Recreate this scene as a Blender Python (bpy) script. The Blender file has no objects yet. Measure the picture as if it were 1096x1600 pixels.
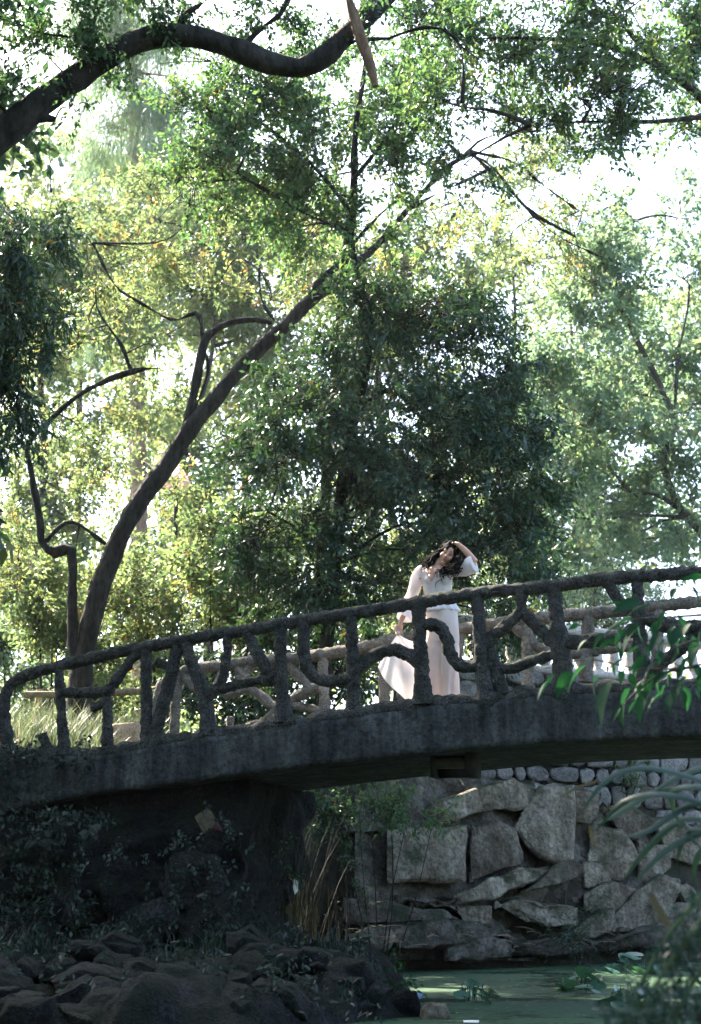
import bpy, bmesh, math, random
import numpy as np
from mathutils import Vector, Matrix, Quaternion, noise as mnoise

random.seed(7)
RS = np.random.RandomState(11)
SC = bpy.context.scene
COL = SC.collection
R = math.radians

# ------------------------------------------------------------------ camera, sky, sun, exposure
CAMZ = 0.95
PITCH = math.atan(593 / 2222.0)
cam_d = bpy.data.cameras.new('camera')
cam_d.sensor_fit = 'VERTICAL'
cam_d.sensor_height = 36.0
cam_d.sensor_width = 24.0
cam_d.lens = 50.0
cam_d.clip_end = 2000
cam_d.dof.use_dof = True
cam_d.dof.focus_distance = 13.6
cam_d.dof.aperture_fstop = 2.8
cam = bpy.data.objects.new('camera', cam_d)
cam.location = (0, 0, CAMZ)
cam.rotation_euler = (R(90) + PITCH, 0, 0)
COL.objects.link(cam)
SC.camera = cam

SUN_DIR = Vector((-0.44, 0.52, 0.73)).normalized()      # towards the sun
SUN_EL = math.asin(SUN_DIR.z)
SUN_AZ = math.atan2(SUN_DIR.x, SUN_DIR.y)               # from +Y, clockwise
world = bpy.data.worlds.new('World')
SC.world = world
world.use_nodes = True
wn = world.node_tree
wn.nodes.clear()
w_out = wn.nodes.new('ShaderNodeOutputWorld')
w_bg = wn.nodes.new('ShaderNodeBackground')
w_sky = wn.nodes.new('ShaderNodeTexSky')
w_sky.sky_type = 'NISHITA'
w_sky.sun_disc = False
w_sky.sun_elevation = SUN_EL
w_sky.sun_rotation = SUN_AZ
w_sky.air_density = 1.0
w_sky.dust_density = 2.5
w_sky.ozone_density = 1.0
w_bg.inputs['Strength'].default_value = 0.12
wn.links.new(w_sky.outputs[0], w_bg.inputs[0])
wn.links.new(w_bg.outputs[0], w_out.inputs[0])

sun_d = bpy.data.lights.new('sun', 'SUN')
sun_d.energy = 4.6
sun_d.angle = R(0.55)
sun_d.color = (1.0, 0.90, 0.75)
sun = bpy.data.objects.new('sun', sun_d)
sun.rotation_euler = SUN_DIR.to_track_quat('Z', 'Y').to_euler()
sun.location = (-20, 30, 40)
COL.objects.link(sun)

SC.view_settings.view_transform = 'Standard'
SC.view_settings.look = 'None'
SC.view_settings.gamma = 1
SC.view_settings.use_curve_mapping = False
SC.view_settings.exposure = 3.0
SC.render.engine = 'CYCLES'
SC.cycles.use_denoising = True
SC.cycles.max_bounces = 8
SC.cycles.diffuse_bounces = 4
SC.cycles.transmission_bounces = 6
SC.cycles.glossy_bounces = 2
SC.cycles.sample_clamp_indirect = 4.0

# ------------------------------------------------------------------ picture -> place
F = 2222.0
cp, sp = math.cos(PITCH), math.sin(PITCH)
def ray(px, py):
    u = (px - 548.0) / F; v = (800.0 - py) / F
    return Vector((u, cp - v * sp, sp + v * cp))
def at(px, py, Y):
    d = ray(px, py); t = Y / d.y
    return Vector((d.x * t, Y, CAMZ + d.z * t))
KB = 0.3                                    # the bridge runs slightly away to the left
LB = math.sqrt(1 + KB * KB)
C0 = 13.24                                  # near face:  y + KB x = C0
TB = Vector((1 / LB, -KB / LB, 0)); NB = Vector((KB / LB, 1 / LB, 0))
def onb(px, py, n=0.0):
    """point on the vertical plane parallel to the bridge, n metres behind its near face"""
    d = ray(px, py); t = (C0 + n * LB) / (d.y + KB * d.x)
    return Vector((d.x * t, d.y * t, CAMZ + d.z * t))
def bpt(s, n, z):
    p = TB * s + NB * (n + C0 / LB)
    return Vector((p.x, p.y, z))
def bs(p): return p.dot(TB)
def topx(v):
    """world -> photo pixel (arrays)"""
    v = np.asarray(v, float)
    y = v[..., 1]; z = v[..., 2] - CAMZ
    dep = y * cp + z * sp; up = -y * sp + z * cp
    return 548 + F * v[..., 0] / dep, 800 - F * up / dep
def onz(px, py, z):
    d = ray(px, py); t = (z - CAMZ) / d.z
    return Vector((d.x * t, d.y * t, z))

# ------------------------------------------------------------------ numpy helpers
def _h(ix, iy, iz, seed):
    n = (ix * 374761393 + iy * 668265263 + iz * 1440662683 + seed * 974634777) & 0xffffffff
    n = ((n ^ (n >> 13)) * 1274126177) & 0xffffffff
    n = (n ^ (n >> 16)) & 0xffffff
    return n / float(0xffffff) * 2 - 1
def vnoise(p, scale=1.0, seed=0):
    p = np.asarray(p, float) * scale + 1000.0
    i = np.floor(p).astype(np.int64); f = p - i; f = f * f * (3 - 2 * f)
    r = 0
    for dx in (0, 1):
        wx = f[..., 0] if dx else 1 - f[..., 0]
        for dy in (0, 1):
            wy = f[..., 1] if dy else 1 - f[..., 1]
            for dz in (0, 1):
                wz = f[..., 2] if dz else 1 - f[..., 2]
                r = r + wx * wy * wz * _h(i[..., 0] + dx, i[..., 1] + dy, i[..., 2] + dz, seed)
    return r
def fbm(p, scale=1.0, oct=3, seed=0, gain=0.5):
    r = 0; a = 1.0
    for o in range(oct):
        r = r + a * vnoise(p, scale * 2 ** o, seed + o * 17); a *= gain
    return r
def unit(a):
    return a / np.maximum(np.linalg.norm(a, axis=-1, keepdims=True), 1e-9)
def smooth(x, a, b):
    t = np.clip((x - a) / (b - a), 0, 1); return t * t * (3 - 2 * t)

class MB:
    """collects vertices and faces (tris/quads mixed as lists of arrays) for ONE mesh"""
    def __init__(s): s.v = []; s.f = []; s.a = []; s.n = 0
    def add(s, v, f, a=None):
        v = np.asarray(v, float).reshape(-1, 3)
        f = np.asarray(f, int)
        if len(v) == 0 or len(f) == 0: return
        s.v.append(v); s.f.append(f + s.n); s.n += len(v)
        s.a.append(np.full(len(v), 0.5) if a is None else np.broadcast_to(np.asarray(a, float), (len(v),)))
    def mesh(s, name, mat=None, smooth_shade=False):
        me = bpy.data.meshes.new(name)
        v = np.concatenate(s.v)
        me.vertices.add(len(v)); me.vertices.foreach_set('co', v.ravel())
        loops = np.concatenate([f.ravel() for f in s.f])
        sizes = np.concatenate([np.full(len(f), f.shape[1]) for f in s.f])
        starts = np.concatenate([[0], np.cumsum(sizes)[:-1]])
        me.loops.add(len(loops)); me.loops.foreach_set('vertex_index', loops.astype(np.int32))
        me.polygons.add(len(sizes)); me.polygons.foreach_set('loop_start', starts.astype(np.int32))
        if smooth_shade: me.polygons.foreach_set('use_smooth', np.ones(len(sizes), bool))
        at_ = me.attributes.new('rnd', 'FLOAT', 'POINT')
        at_.data.foreach_set('value', np.concatenate(s.a).astype(np.float32))
        me.update(calc_edges=True); me.validate()
        if mat: me.materials.append(mat)
        return me
    def build(s, name, mat, parent=None, smooth_shade=False):
        if not s.v: return None
        return link(name, s.mesh(name, mat, smooth_shade), parent)

def link(name, me, parent=None, loc=None):
    o = bpy.data.objects.new(name, me); COL.objects.link(o)
    if parent is not None:
        o.parent = parent
        o.matrix_parent_inverse = Matrix.Translation(-Vector(parent.location))
    if loc is not None: o.location = loc
    return o
def tag(o, label=None, cat=None, group=None, kind=None):
    if label: o['label'] = label
    if cat: o['category'] = cat
    if group: o['group'] = group
    if kind: o['kind'] = kind
    return o
def thing(name, label, cat, loc=(0, 0, 0), group=None):
    o = bpy.data.objects.new(name, None); COL.objects.link(o)
    o.location = loc; o.empty_display_size = 0.2
    return tag(o, label, cat, group)

def spline(pts, n):
    """Catmull-Rom through rows of pts (any columns)"""
    P = np.asarray(pts, float)
    if len(P) == 2:
        t = np.linspace(0, 1, n)[:, None]; return P[0] * (1 - t) + P[1] * t
    Q = np.vstack([2 * P[0] - P[1], P, 2 * P[-1] - P[-2]])
    m = len(P) - 1
    seg = np.linalg.norm(np.diff(P[:, :3], axis=0), axis=1); cum = np.concatenate([[0], np.cumsum(seg)]); cum /= cum[-1]
    out = []
    for u in np.linspace(0, 1, n):
        k = min(max(np.searchsorted(cum, u, side='right') - 1, 0), m - 1)
        t = (u - cum[k]) / max(cum[k + 1] - cum[k], 1e-9)
        a, b, c, d = Q[k], Q[k + 1], Q[k + 2], Q[k + 3]
        out.append(0.5 * (2 * b + (c - a) * t + (2 * a - 5 * b + 4 * c - d) * t * t + (3 * b - a - 3 * c + d) * t ** 3))
    return np.array(out)

def tube(mb, pts, rad, sides=8, seg=None, rough=0.0, rscale=6.0, seed=0, cap=True, a=0.5, ell=None):
    """tapered tube along pts (N,3) with radii; rough = bumpy surface in metres"""
    P = np.asarray([list(p) for p in pts], float); r = np.broadcast_to(np.asarray(rad, float), (len(P),))
    PR = np.column_stack([P, r])
    if seg is None: seg = max(2, len(P) * 3)
    S = spline(PR, seg); C = S[:, :3]; rr = np.maximum(S[:, 3], 1e-4)
    T = unit(np.gradient(C, axis=0))
    up = np.array([0, 0, 1.0]) if abs(T[0][2]) < 0.9 else np.array([0, 1.0, 0])
    n0 = unit(np.cross(T[0], up)); Ns = [n0]
    for k in range(1, len(C)):
        n = Ns[-1] - T[k] * np.dot(Ns[-1], T[k]); Ns.append(n / max(np.linalg.norm(n), 1e-9))
    Ns = np.array(Ns); Bs = np.cross(T, Ns)
    th = np.arange(sides) * 2 * math.pi / sides
    D = Ns[:, None, :] * np.cos(th)[None, :, None] + Bs[:, None, :] * np.sin(th)[None, :, None]
    V = C[:, None, :] + D * rr[:, None, None]
    if rough > 0:
        V = V + D * (fbm(V, rscale, 3, seed, 0.6) * rough)[..., None]
    nv = V.reshape(-1, 3)
    i = np.arange(seg - 1)[:, None] * sides; j = np.arange(sides)[None, :]; j2 = (j + 1) % sides
    q = np.stack([i + j, i + j2, i + sides + j2, i + sides + j], -1).reshape(-1, 4)
    mb.add(nv, q, a)
    if cap:
        for e, c in ((0, C[0] - T[0] * rr[0] * 0.15), (seg - 1, C[-1] + T[-1] * rr[-1] * 0.15)):
            ring = nv[e * sides:(e + 1) * sides]
            vv = np.vstack([ring, c[None]])
            jj = np.arange(sides)
            ff = np.stack([jj, (jj + 1) % sides, np.full(sides, sides)], -1)
            if e == 0: ff = ff[:, ::-1]
            mb.add(vv, ff, a)

def bm_to(mb, bm):
    bmesh.ops.triangulate(bm, faces=bm.faces)
    bm.verts.index_update()
    mb.add([v.co[:] for v in bm.verts], [[v.index for v in f.verts] for f in bm.faces])
    bm.free()

# ------------------------------------------------------------------ materials
def newmat(name):
    m = bpy.data.materials.new(name); m.use_nodes = True
    nt = m.node_tree; nt.nodes.clear()
    return m, nt, nt.nodes.new('ShaderNodeOutputMaterial')
def N(nt, t, **kw):
    n = nt.nodes.new(t)
    for k, v in kw.items():
        if k in n.inputs.keys(): n.inputs[k].default_value = v
        else: setattr(n, k, v)
    return n
def ramp(nt, src, stops):
    n = nt.nodes.new('ShaderNodeValToRGB')
    e = n.color_ramp.elements
    while len(e) < len(stops): e.new(0.5)
    for k, (p, c) in enumerate(stops):
        e[k].position = p; e[k].color = (*c, 1)
    nt.links.new(src, n.inputs[0]); return n
def mixc(nt, fac, a, b, mode='MIX'):
    n = nt.nodes.new('ShaderNodeMixRGB'); n.blend_type = mode
    for s, v in ((0, fac), (1, a), (2, b)):
        if hasattr(v, 'links') or isinstance(v, bpy.types.NodeSocket): nt.links.new(v, n.inputs[s])
        else: n.inputs[s].default_value = v if s == 0 else (*v, 1)
    return n.outputs[0]

def stone_mat(name, c1, c2, c3, scale=3.0, moss=None, moss_amt=0.4, bump=0.6, bscale=18.0, rough=0.92, per_obj=0.25, speck=0.5, moss_top=True, streak=0.0, bdist=0.03):
    """mottled stone or rough concrete, optional moss on upward faces and in patches"""
    m, nt, out = newmat(name); L = nt.links
    geo = N(nt, 'ShaderNodeNewGeometry'); oi = N(nt, 'ShaderNodeObjectInfo')
    tc = geo.outputs['Position']
    n1 = N(nt, 'ShaderNodeTexNoise', Scale=scale, Detail=6.0, Roughness=0.62); L.new(tc, n1.inputs['Vector'])
    n2 = N(nt, 'ShaderNodeTexNoise', Scale=scale * 8, Detail=5.0, Roughness=0.7); L.new(tc, n2.inputs['Vector'])
    base = ramp(nt, n1.outputs[0], [(0.30, c1), (0.50, c2), (0.72, c3)]).outputs[0]
    sp_ = ramp(nt, n2.outputs[0], [(0.35, (1 - speck * 0.9,) * 3), (0.5, (1,) * 3), (0.68, (1 + speck * 0.6,) * 3)]).outputs[0]
    col = mixc(nt, 1.0, base, sp_, 'MULTIPLY')
    mr = N(nt, 'ShaderNodeMapRange'); L.new(oi.outputs['Random'], mr.inputs[0])
    mr.inputs[3].default_value = 1 - per_obj; mr.inputs[4].default_value = 1 + per_obj
    cv = N(nt, 'ShaderNodeCombineXYZ')
    for k in range(3): L.new(mr.outputs[0], cv.inputs[k])
    col = mixc(nt, 1.0, col, cv.outputs[0], 'MULTIPLY')
    if streak:
        mp = N(nt, 'ShaderNodeMapping'); mp.inputs['Scale'].default_value = (5, 5, 0.5); L.new(tc, mp.inputs[0])
        n5 = N(nt, 'ShaderNodeTexNoise', Scale=1.6, Detail=5.0, Roughness=0.65); L.new(mp.outputs[0], n5.inputs['Vector'])
        sk = ramp(nt, n5.outputs[0], [(0.34, (1 - streak,) * 3), (0.5, (1,) * 3), (0.66, (1 + streak, 1 + streak * 1.05, 1 + streak * 0.95))]).outputs[0]
        col = mixc(nt, 1.0, col, sk, 'MULTIPLY')
    if moss:
        n3 = N(nt, 'ShaderNodeTexNoise', Scale=scale * 0.9, Detail=7.0, Roughness=0.7); L.new(tc, n3.inputs['Vector'])
        fac = n3.outputs[0]
        if moss_top:
            sx = N(nt, 'ShaderNodeSeparateXYZ'); L.new(geo.outputs['Normal'], sx.inputs[0])
            ma = N(nt, 'ShaderNodeMath', operation='MULTIPLY_ADD'); L.new(sx.outputs[2], ma.inputs[0])
            ma.inputs[1].default_value = 0.16; L.new(n3.outputs[0], ma.inputs[2]); fac = ma.outputs[0]
        lo = 0.66 - moss_amt * 0.3
        mk = ramp(nt, fac, [(lo, (0, 0, 0)), (lo + 0.13, (1, 1, 1))]).outputs[0]
        col = mixc(nt, mk, col, moss)
    bs_ = N(nt, 'ShaderNodeBsdfPrincipled', Roughness=rough)
    bs_.inputs['Specular IOR Level'].default_value = 0.25
    L.new(col, bs_.inputs['Base Color'])
    n4 = N(nt, 'ShaderNodeTexNoise', Scale=bscale, Detail=6.0, Roughness=0.7); L.new(tc, n4.inputs['Vector'])
    bp = N(nt, 'ShaderNodeBump', Strength=bump, Distance=bdist); L.new(n4.outputs[0], bp.inputs['Height'])
    L.new(bp.outputs[0], bs_.inputs['Normal']); L.new(bs_.outputs[0], out.inputs[0])
    return m

def bark_mat(name, c1, c2, scale=5.0, bump=0.8):
    m, nt, out = newmat(name); L = nt.links
    geo = N(nt, 'ShaderNodeNewGeometry')
    mp = N(nt, 'ShaderNodeMapping'); mp.inputs['Scale'].default_value = (1, 1, 0.35); L.new(geo.outputs['Position'], mp.inputs[0])
    n1 = N(nt, 'ShaderNodeTexNoise', Scale=scale * 3, Detail=6.0, Roughness=0.65); L.new(mp.outputs[0], n1.inputs['Vector'])
    n2 = N(nt, 'ShaderNodeTexNoise', Scale=scale * 0.5, Detail=3.0); L.new(geo.outputs['Position'], n2.inputs['Vector'])
    a = ramp(nt, n1.outputs[0], [(0.35, c1), (0.65, c2)]).outputs[0]
    b = ramp(nt, n2.outputs[0], [(0.35, (0.6, 0.6, 0.6)), (0.65, (1.3, 1.3, 1.25))]).outputs[0]
    col = mixc(nt, 1.0, a, b, 'MULTIPLY')
    bs_ = N(nt, 'ShaderNodeBsdfPrincipled', Roughness=0.9); bs_.inputs['Specular IOR Level'].default_value = 0.2
    L.new(col, bs_.inputs['Base Color'])
    bp = N(nt, 'ShaderNodeBump', Strength=bump, Distance=0.05); L.new(n1.outputs[0], bp.inputs['Height'])
    L.new(bp.outputs[0], bs_.inputs['Normal']); L.new(bs_.outputs[0], out.inputs[0])
    return m

def leaf_mat(name, stops, trans=0.45, tcol=(1.5, 1.6, 0.6), rough=0.42, spec=0.4):
    """leaf: a colour per leaf (attribute rnd) and light that passes through"""
    m, nt, out = newmat(name); L = nt.links
    at_ = N(nt, 'ShaderNodeAttribute', attribute_name='rnd')
    col = ramp(nt, at_.outputs['Fac'], stops).outputs[0]
    bs_ = N(nt, 'ShaderNodeBsdfPrincipled', Roughness=rough); bs_.inputs['Specular IOR Level'].default_value = spec
    L.new(col, bs_.inputs['Base Color'])
    tr = N(nt, 'ShaderNodeBsdfTranslucent')
    tcl = mixc(nt, 1.0, col, tcol, 'MULTIPLY')
    L.new(tcl, tr.inputs[0])
    mx = N(nt, 'ShaderNodeMixShader'); mx.inputs[0].default_value = trans
    L.new(bs_.outputs[0], mx.inputs[1]); L.new(tr.outputs[0], mx.inputs[2]); L.new(mx.outputs[0], out.inputs[0])
    return m

def plain_mat(name, c, rough=0.6, spec=0.3, trans=0.0, noise=0.0, nscale=20.0, bump=0.0, metal=0.0):
    m, nt, out = newmat(name); L = nt.links
    bs_ = N(nt, 'ShaderNodeBsdfPrincipled', Roughness=rough); bs_.inputs['Specular IOR Level'].default_value = spec
    bs_.inputs['Metallic'].default_value = metal
    geo = N(nt, 'ShaderNodeNewGeometry')
    n1 = N(nt, 'ShaderNodeTexNoise', Scale=nscale, Detail=4.0); L.new(geo.outputs['Position'], n1.inputs['Vector'])
    col = ramp(nt, n1.outputs[0], [(0.3, tuple(x * (1 - noise) for x in c)), (0.7, tuple(min(1, x * (1 + noise)) for x in c))]).outputs[0]
    L.new(col, bs_.inputs['Base Color'])
    if bump:
        bp = N(nt, 'ShaderNodeBump', Strength=bump, Distance=0.01); L.new(n1.outputs[0], bp.inputs['Height']); L.new(bp.outputs[0], bs_.inputs['Normal'])
    if trans:
        tr = N(nt, 'ShaderNodeBsdfTranslucent'); L.new(col, tr.inputs[0])
        mx = N(nt, 'ShaderNodeMixShader'); mx.inputs[0].default_value = trans
        L.new(bs_.outputs[0], mx.inputs[1]); L.new(tr.outputs[0], mx.inputs[2]); L.new(mx.outputs[0], out.inputs[0])
    else:
        L.new(bs_.outputs[0], out.inputs[0])
    return m

M = {}
M['concrete'] = stone_mat('mossy_concrete', (0.025, 0.027, 0.028), (0.046, 0.049, 0.050), (0.080, 0.083, 0.082), 2.6, (0.022, 0.029, 0.016), 0.25, 0.8, 26, speck=0.55, per_obj=0.0, streak=0.55, bdist=0.04)
M['faux_log'] = stone_mat('rough_concrete_log', (0.030, 0.030, 0.029), (0.055, 0.054, 0.050), (0.105, 0.103, 0.092), 7.0, (0.024, 0.030, 0.017), 0.30, 1.0, 30, speck=1.0, per_obj=0.08, bdist=0.05)
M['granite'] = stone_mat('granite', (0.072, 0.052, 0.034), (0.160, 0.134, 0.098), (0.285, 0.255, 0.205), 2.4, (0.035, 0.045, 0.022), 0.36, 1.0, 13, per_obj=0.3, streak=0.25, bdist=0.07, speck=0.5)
M['log_sunlit'] = stone_mat('sunlit_pale_concrete_log', (0.11, 0.095, 0.078), (0.19, 0.165, 0.135), (0.30, 0.26, 0.215), 7.0, (0.06, 0.06, 0.035), 0.15, 1.0, 40, speck=0.6, per_obj=0.1)  # railing concrete in a paler copy, sunlight put into the colour
M['tan_stone'] = stone_mat('tan_stone', (0.30, 0.20, 0.12), (0.45, 0.31, 0.20), (0.55, 0.42, 0.29), 6.0, None, 0.15, 0.6, 30)
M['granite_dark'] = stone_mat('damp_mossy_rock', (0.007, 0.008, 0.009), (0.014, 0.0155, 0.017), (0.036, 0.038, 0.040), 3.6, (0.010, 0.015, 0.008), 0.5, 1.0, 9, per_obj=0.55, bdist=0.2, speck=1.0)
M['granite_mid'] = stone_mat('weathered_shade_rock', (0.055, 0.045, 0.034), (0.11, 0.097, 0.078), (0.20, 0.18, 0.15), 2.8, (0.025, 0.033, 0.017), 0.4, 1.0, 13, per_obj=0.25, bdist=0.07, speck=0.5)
M['wall_stone'] = stone_mat('grey_wall_stone', (0.095, 0.09, 0.084), (0.165, 0.16, 0.15), (0.27, 0.26, 0.245), 5.0, (0.04, 0.05, 0.03), 0.25, 1.0, 20, per_obj=0.35, bdist=0.05)
M['pale_stone'] = stone_mat('pale_pinkish_stone', (0.34, 0.30, 0.27), (0.48, 0.43, 0.39), (0.58, 0.53, 0.48), 6.0, (0.12, 0.12, 0.07), 0.12, 0.6, 30, per_obj=0.1)
M['earth'] = stone_mat('earth', (0.018, 0.015, 0.012), (0.034, 0.029, 0.022), (0.06, 0.05, 0.038), 2.0, (0.02, 0.028, 0.014), 0.4, 1.0, 20, per_obj=0.0)
M['bark'] = bark_mat('dark_bark', (0.016, 0.014, 0.012), (0.052, 0.045, 0.038))
M['bark_grey'] = bark_mat('grey_bark', (0.035, 0.030, 0.026), (0.09, 0.078, 0.066))
M['bark_brown'] = bark_mat('dead_brown_bark', (0.13, 0.075, 0.045), (0.30, 0.19, 0.12))
M['bark_red'] = bark_mat('pinkish_pine_bark', (0.20, 0.12, 0.085), (0.36, 0.24, 0.18))
YG = [(0.0, (0.056, 0.102, 0.056)), (0.5, (0.096, 0.142, 0.070)), (0.9, (0.150, 0.178, 0.082)), (0.98, (0.22, 0.18, 0.06)), (1.0, (0.28, 0.14, 0.05))]
GR = [(0.0, (0.032, 0.078, 0.050)), (0.6, (0.060, 0.112, 0.066)), (0.96, (0.10, 0.145, 0.066)), (1.0, (0.20, 0.15, 0.04))]
DK = [(0.0, (0.017, 0.047, 0.031)), (0.7, (0.033, 0.075, 0.044)), (0.985, (0.07, 0.105, 0.050)), (1.0, (0.16, 0.10, 0.035))]
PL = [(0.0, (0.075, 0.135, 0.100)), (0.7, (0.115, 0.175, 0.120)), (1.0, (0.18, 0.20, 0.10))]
M['leaf_yg'] = leaf_mat('yellowing_green_leaf', YG, 0.60, (1.7, 1.62, 1.15))
M['leaf_gr'] = leaf_mat('green_leaf', GR, 0.54, (1.7, 1.75, 0.85))
M['leaf_dk'] = leaf_mat('dark_glossy_leaf', DK, 0.32, (1.7, 1.6, 0.7), 0.42, 0.4)
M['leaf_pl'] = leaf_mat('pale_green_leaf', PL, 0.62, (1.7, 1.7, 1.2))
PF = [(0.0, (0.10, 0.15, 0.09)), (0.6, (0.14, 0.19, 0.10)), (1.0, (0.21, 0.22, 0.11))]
M['leaf_far'] = leaf_mat('haze_tinted_far_leaf', PF, 0.65, (1.8, 1.75, 1.15))  # distant haze put into a paler leaf colour
M['leaf_near'] = leaf_mat('fresh_green_leaf', [(0, (0.010, 0.036, 0.020)), (0.6, (0.014, 0.055, 0.028)), (1, (0.026, 0.075, 0.036))], 0.32, (1.1, 1.6, 0.8), 0.65, 0.15)
M['grass'] = leaf_mat('grass_blade', [(0, (0.05, 0.085, 0.035)), (0.6, (0.10, 0.13, 0.075)), (1, (0.20, 0.19, 0.135))], 0.35, (1.3, 1.3, 1.0))
M['reed'] = leaf_mat('dry_reed_stem', [(0, (0.022, 0.020, 0.014)), (0.6, (0.045, 0.042, 0.028)), (1, (0.025, 0.045, 0.022))], 0.15, (1.2, 1.1, 0.8))
M['litter'] = leaf_mat('dry_leaf_litter', [(0, (0.10, 0.06, 0.035)), (0.6, (0.22, 0.15, 0.09)), (1, (0.40, 0.33, 0.24))], 0.15, (1.1, 1.0, 0.8), 0.8, 0.1)

m, nt, out = newmat('pale_haze')
pv = N(nt, 'ShaderNodeVolumePrincipled'); pv.inputs['Density'].default_value = 0.0002; pv.inputs['Color'].default_value = (0.93, 0.97, 1.0, 1); pv.inputs['Anisotropy'].default_value = 0.45
nt.links.new(pv.outputs[0], out.inputs['Volume']); M['haze'] = m
# ------------------------------------------------------------------ ground, water
def yface(x):                       # line of the far rock face at the water
    return 18.2 + np.clip((np.asarray(x, float) - 0.6), -4, 9) * 0.55
def ground_h(x, y):
    x = np.asarray(x, float); y = np.asarray(y, float)
    d = y - yface(x)
    high = 2.95 + 0.95 * smooth(x, 0.9, 2.6)
    far = smooth(d, 0.1, 2.2) * high
    left = smooth(-x, 0.25, 3.6) * smooth(y + 0.0 * x, 14.6, 16.4) * 2.35
    tongue = smooth(-x, -0.9, 0.6) * smooth(y, 12.0, 14.0) * smooth(18.5 - y, -0.5, 1.0) * 0.35
    near = smooth(-y, -9.2, -6.5) * 0.62
    lfront = smooth(-x, -0.35, 1.0) * smooth(y, 12.2, 14.0) * 0.55
    near = np.minimum(near, 0.6)
    rfront = smooth(x, 6.0, 9.0) * 1.5
    h = np.maximum.reduce([far, left + tongue, near, lfront, rfront])
    hill = np.clip(y - 24, 0, 200) * 0.03
    p = np.stack([x, y, np.zeros_like(x)], -1)
    bump = fbm(p, 0.9, 3, 3) * 0.09 * smooth(h, 0.0, 0.3)
    return -0.45 + h + hill + bump + 0.35 * smooth(h, 0.2, 1.2)
def gz(x, y): return float(ground_h(np.array([x]), np.array([y]))[0])

mb = MB()
xs = np.concatenate([np.linspace(-320, -12, 40)[:-1], np.linspace(-12, 12, 161), np.linspace(12, 320, 40)[1:]])
ys = np.concatenate([np.linspace(-160, 4, 30)[:-1], np.linspace(4, 30, 175), np.linspace(30, 420, 50)[1:]])
X, Y = np.meshgrid(xs, ys); Z = ground_h(X, Y)
nx = len(xs)
i = (np.arange(len(ys) - 1)[:, None] * nx + np.arange(nx - 1)[None, :]).ravel()
mb.add(np.stack([X, Y, Z], -1), np.stack([i, i + 1, i + nx + 1, i + nx], -1))
tag(mb.build('ground', M['earth'], smooth_shade=True), kind='structure')
print('end s', bs(onb(0, 1180)), bs(onb(382, 1260)))

m, nt, out = newmat('pond_water_with_algae')
L = nt.links
geo = N(nt, 'ShaderNodeNewGeometry')
mp = N(nt, 'ShaderNodeMapping'); mp.inputs['Scale'].default_value = (0.7, 1.0, 1); L.new(geo.outputs['Position'], mp.inputs[0])
n1 = N(nt, 'ShaderNodeTexNoise', Scale=0.9, Detail=7.0, Roughness=0.65); L.new(mp.outputs[0], n1.inputs['Vector'])
n2 = N(nt, 'ShaderNodeTexNoise', Scale=11.0, Detail=7.0, Roughness=0.75); L.new(geo.outputs['Position'], n2.inputs['Vector'])
alg = ramp(nt, n2.outputs[0], [(0.3, (0.005, 0.022, 0.010)), (0.5, (0.015, 0.050, 0.020)), (0.72, (0.05, 0.10, 0.036))]).outputs[0]
b1 = N(nt, 'ShaderNodeBsdfPrincipled', Roughness=0.7); L.new(alg, b1.inputs['Base Color']); b1.inputs['Specular IOR Level'].default_value = 0.25
b2 = N(nt, 'ShaderNodeBsdfPrincipled', Roughness=0.08); b2.inputs['Base Color'].default_value = (0.012, 0.022, 0.014, 1)
bw = N(nt, 'ShaderNodeBump', Strength=0.15, Distance=0.02); L.new(n2.outputs[0], bw.inputs['Height']); L.new(bw.outputs[0], b2.inputs['Normal']); L.new(bw.outputs[0], b1.inputs['Normal'])
ad = N(nt, 'ShaderNodeMath', operation='MULTIPLY_ADD'); L.new(n2.outputs[0], ad.inputs[0]); ad.inputs[1].default_value = 0.35; L.new(n1.outputs[0], ad.inputs[2])
mk = ramp(nt, ad.outputs[0], [(0.55, (0, 0, 0)), (0.66, (1, 1, 1))]).outputs[0]
mx = N(nt, 'ShaderNodeMixShader'); L.new(mk, mx.inputs[0]); L.new(b2.outputs[0], mx.inputs[1]); L.new(b1.outputs[0], mx.inputs[2]); L.new(mx.outputs[0], out.inputs[0])
M['water'] = m
mb = MB()
xs = np.linspace(-3, 16, 40); ys = np.linspace(5, 28, 40); X, Y = np.meshgrid(xs, ys)
i = (np.arange(39)[:, None] * 40 + np.arange(39)[None, :]).ravel()
mb.add(np.stack([X, Y, X * 0], -1), np.stack([i, i + 1, i + 41, i + 40], -1))
tag(mb.build('pond_water', M['water']), kind='structure')

# ------------------------------------------------------------------ the footbridge
WB = 2.15
bridge = thing('footbridge', 'arched concrete footbridge with rough log-shaped railings over the pond', 'footbridge', bpt(0, 0, 2.0))
TOP = [(30, 1174), (106, 1173), (160, 1172), (226, 1162), (255, 1154), (328, 1144), (400, 1134), (435, 1127), (560, 1111), (623, 1101), (692, 1092), (758, 1089), (808, 1081), (902, 1076), (1000, 1070), (1096, 1065)]
BOT = [(130, 1242), (255, 1224), (400, 1208), (553, 1188), (657, 1177), (760, 1168), (845, 1161), (953, 1154), (1096, 1151)]
tp = [onb(*p) for p in TOP]; bp_ = [onb(*p) for p in BOT]
ts = np.array([bs(p) for p in tp]); tz = np.array([p.z for p in tp])
bss = np.array([bs(p) for p in bp_]); bz = np.array([p.z for p in bp_])
tc_ = np.polyfit(ts, tz, 3); bc_ = np.polyfit(bss, bz, 3)
S_END = ts[-1]
def ztop(s):
    s = np.asarray(s, float); sc = np.clip(s, ts[0], S_END)
    base = np.interp(sc, ts, tz)
    return base - 0.03 * np.clip(s - S_END, 0, 20) ** 1.5
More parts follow.
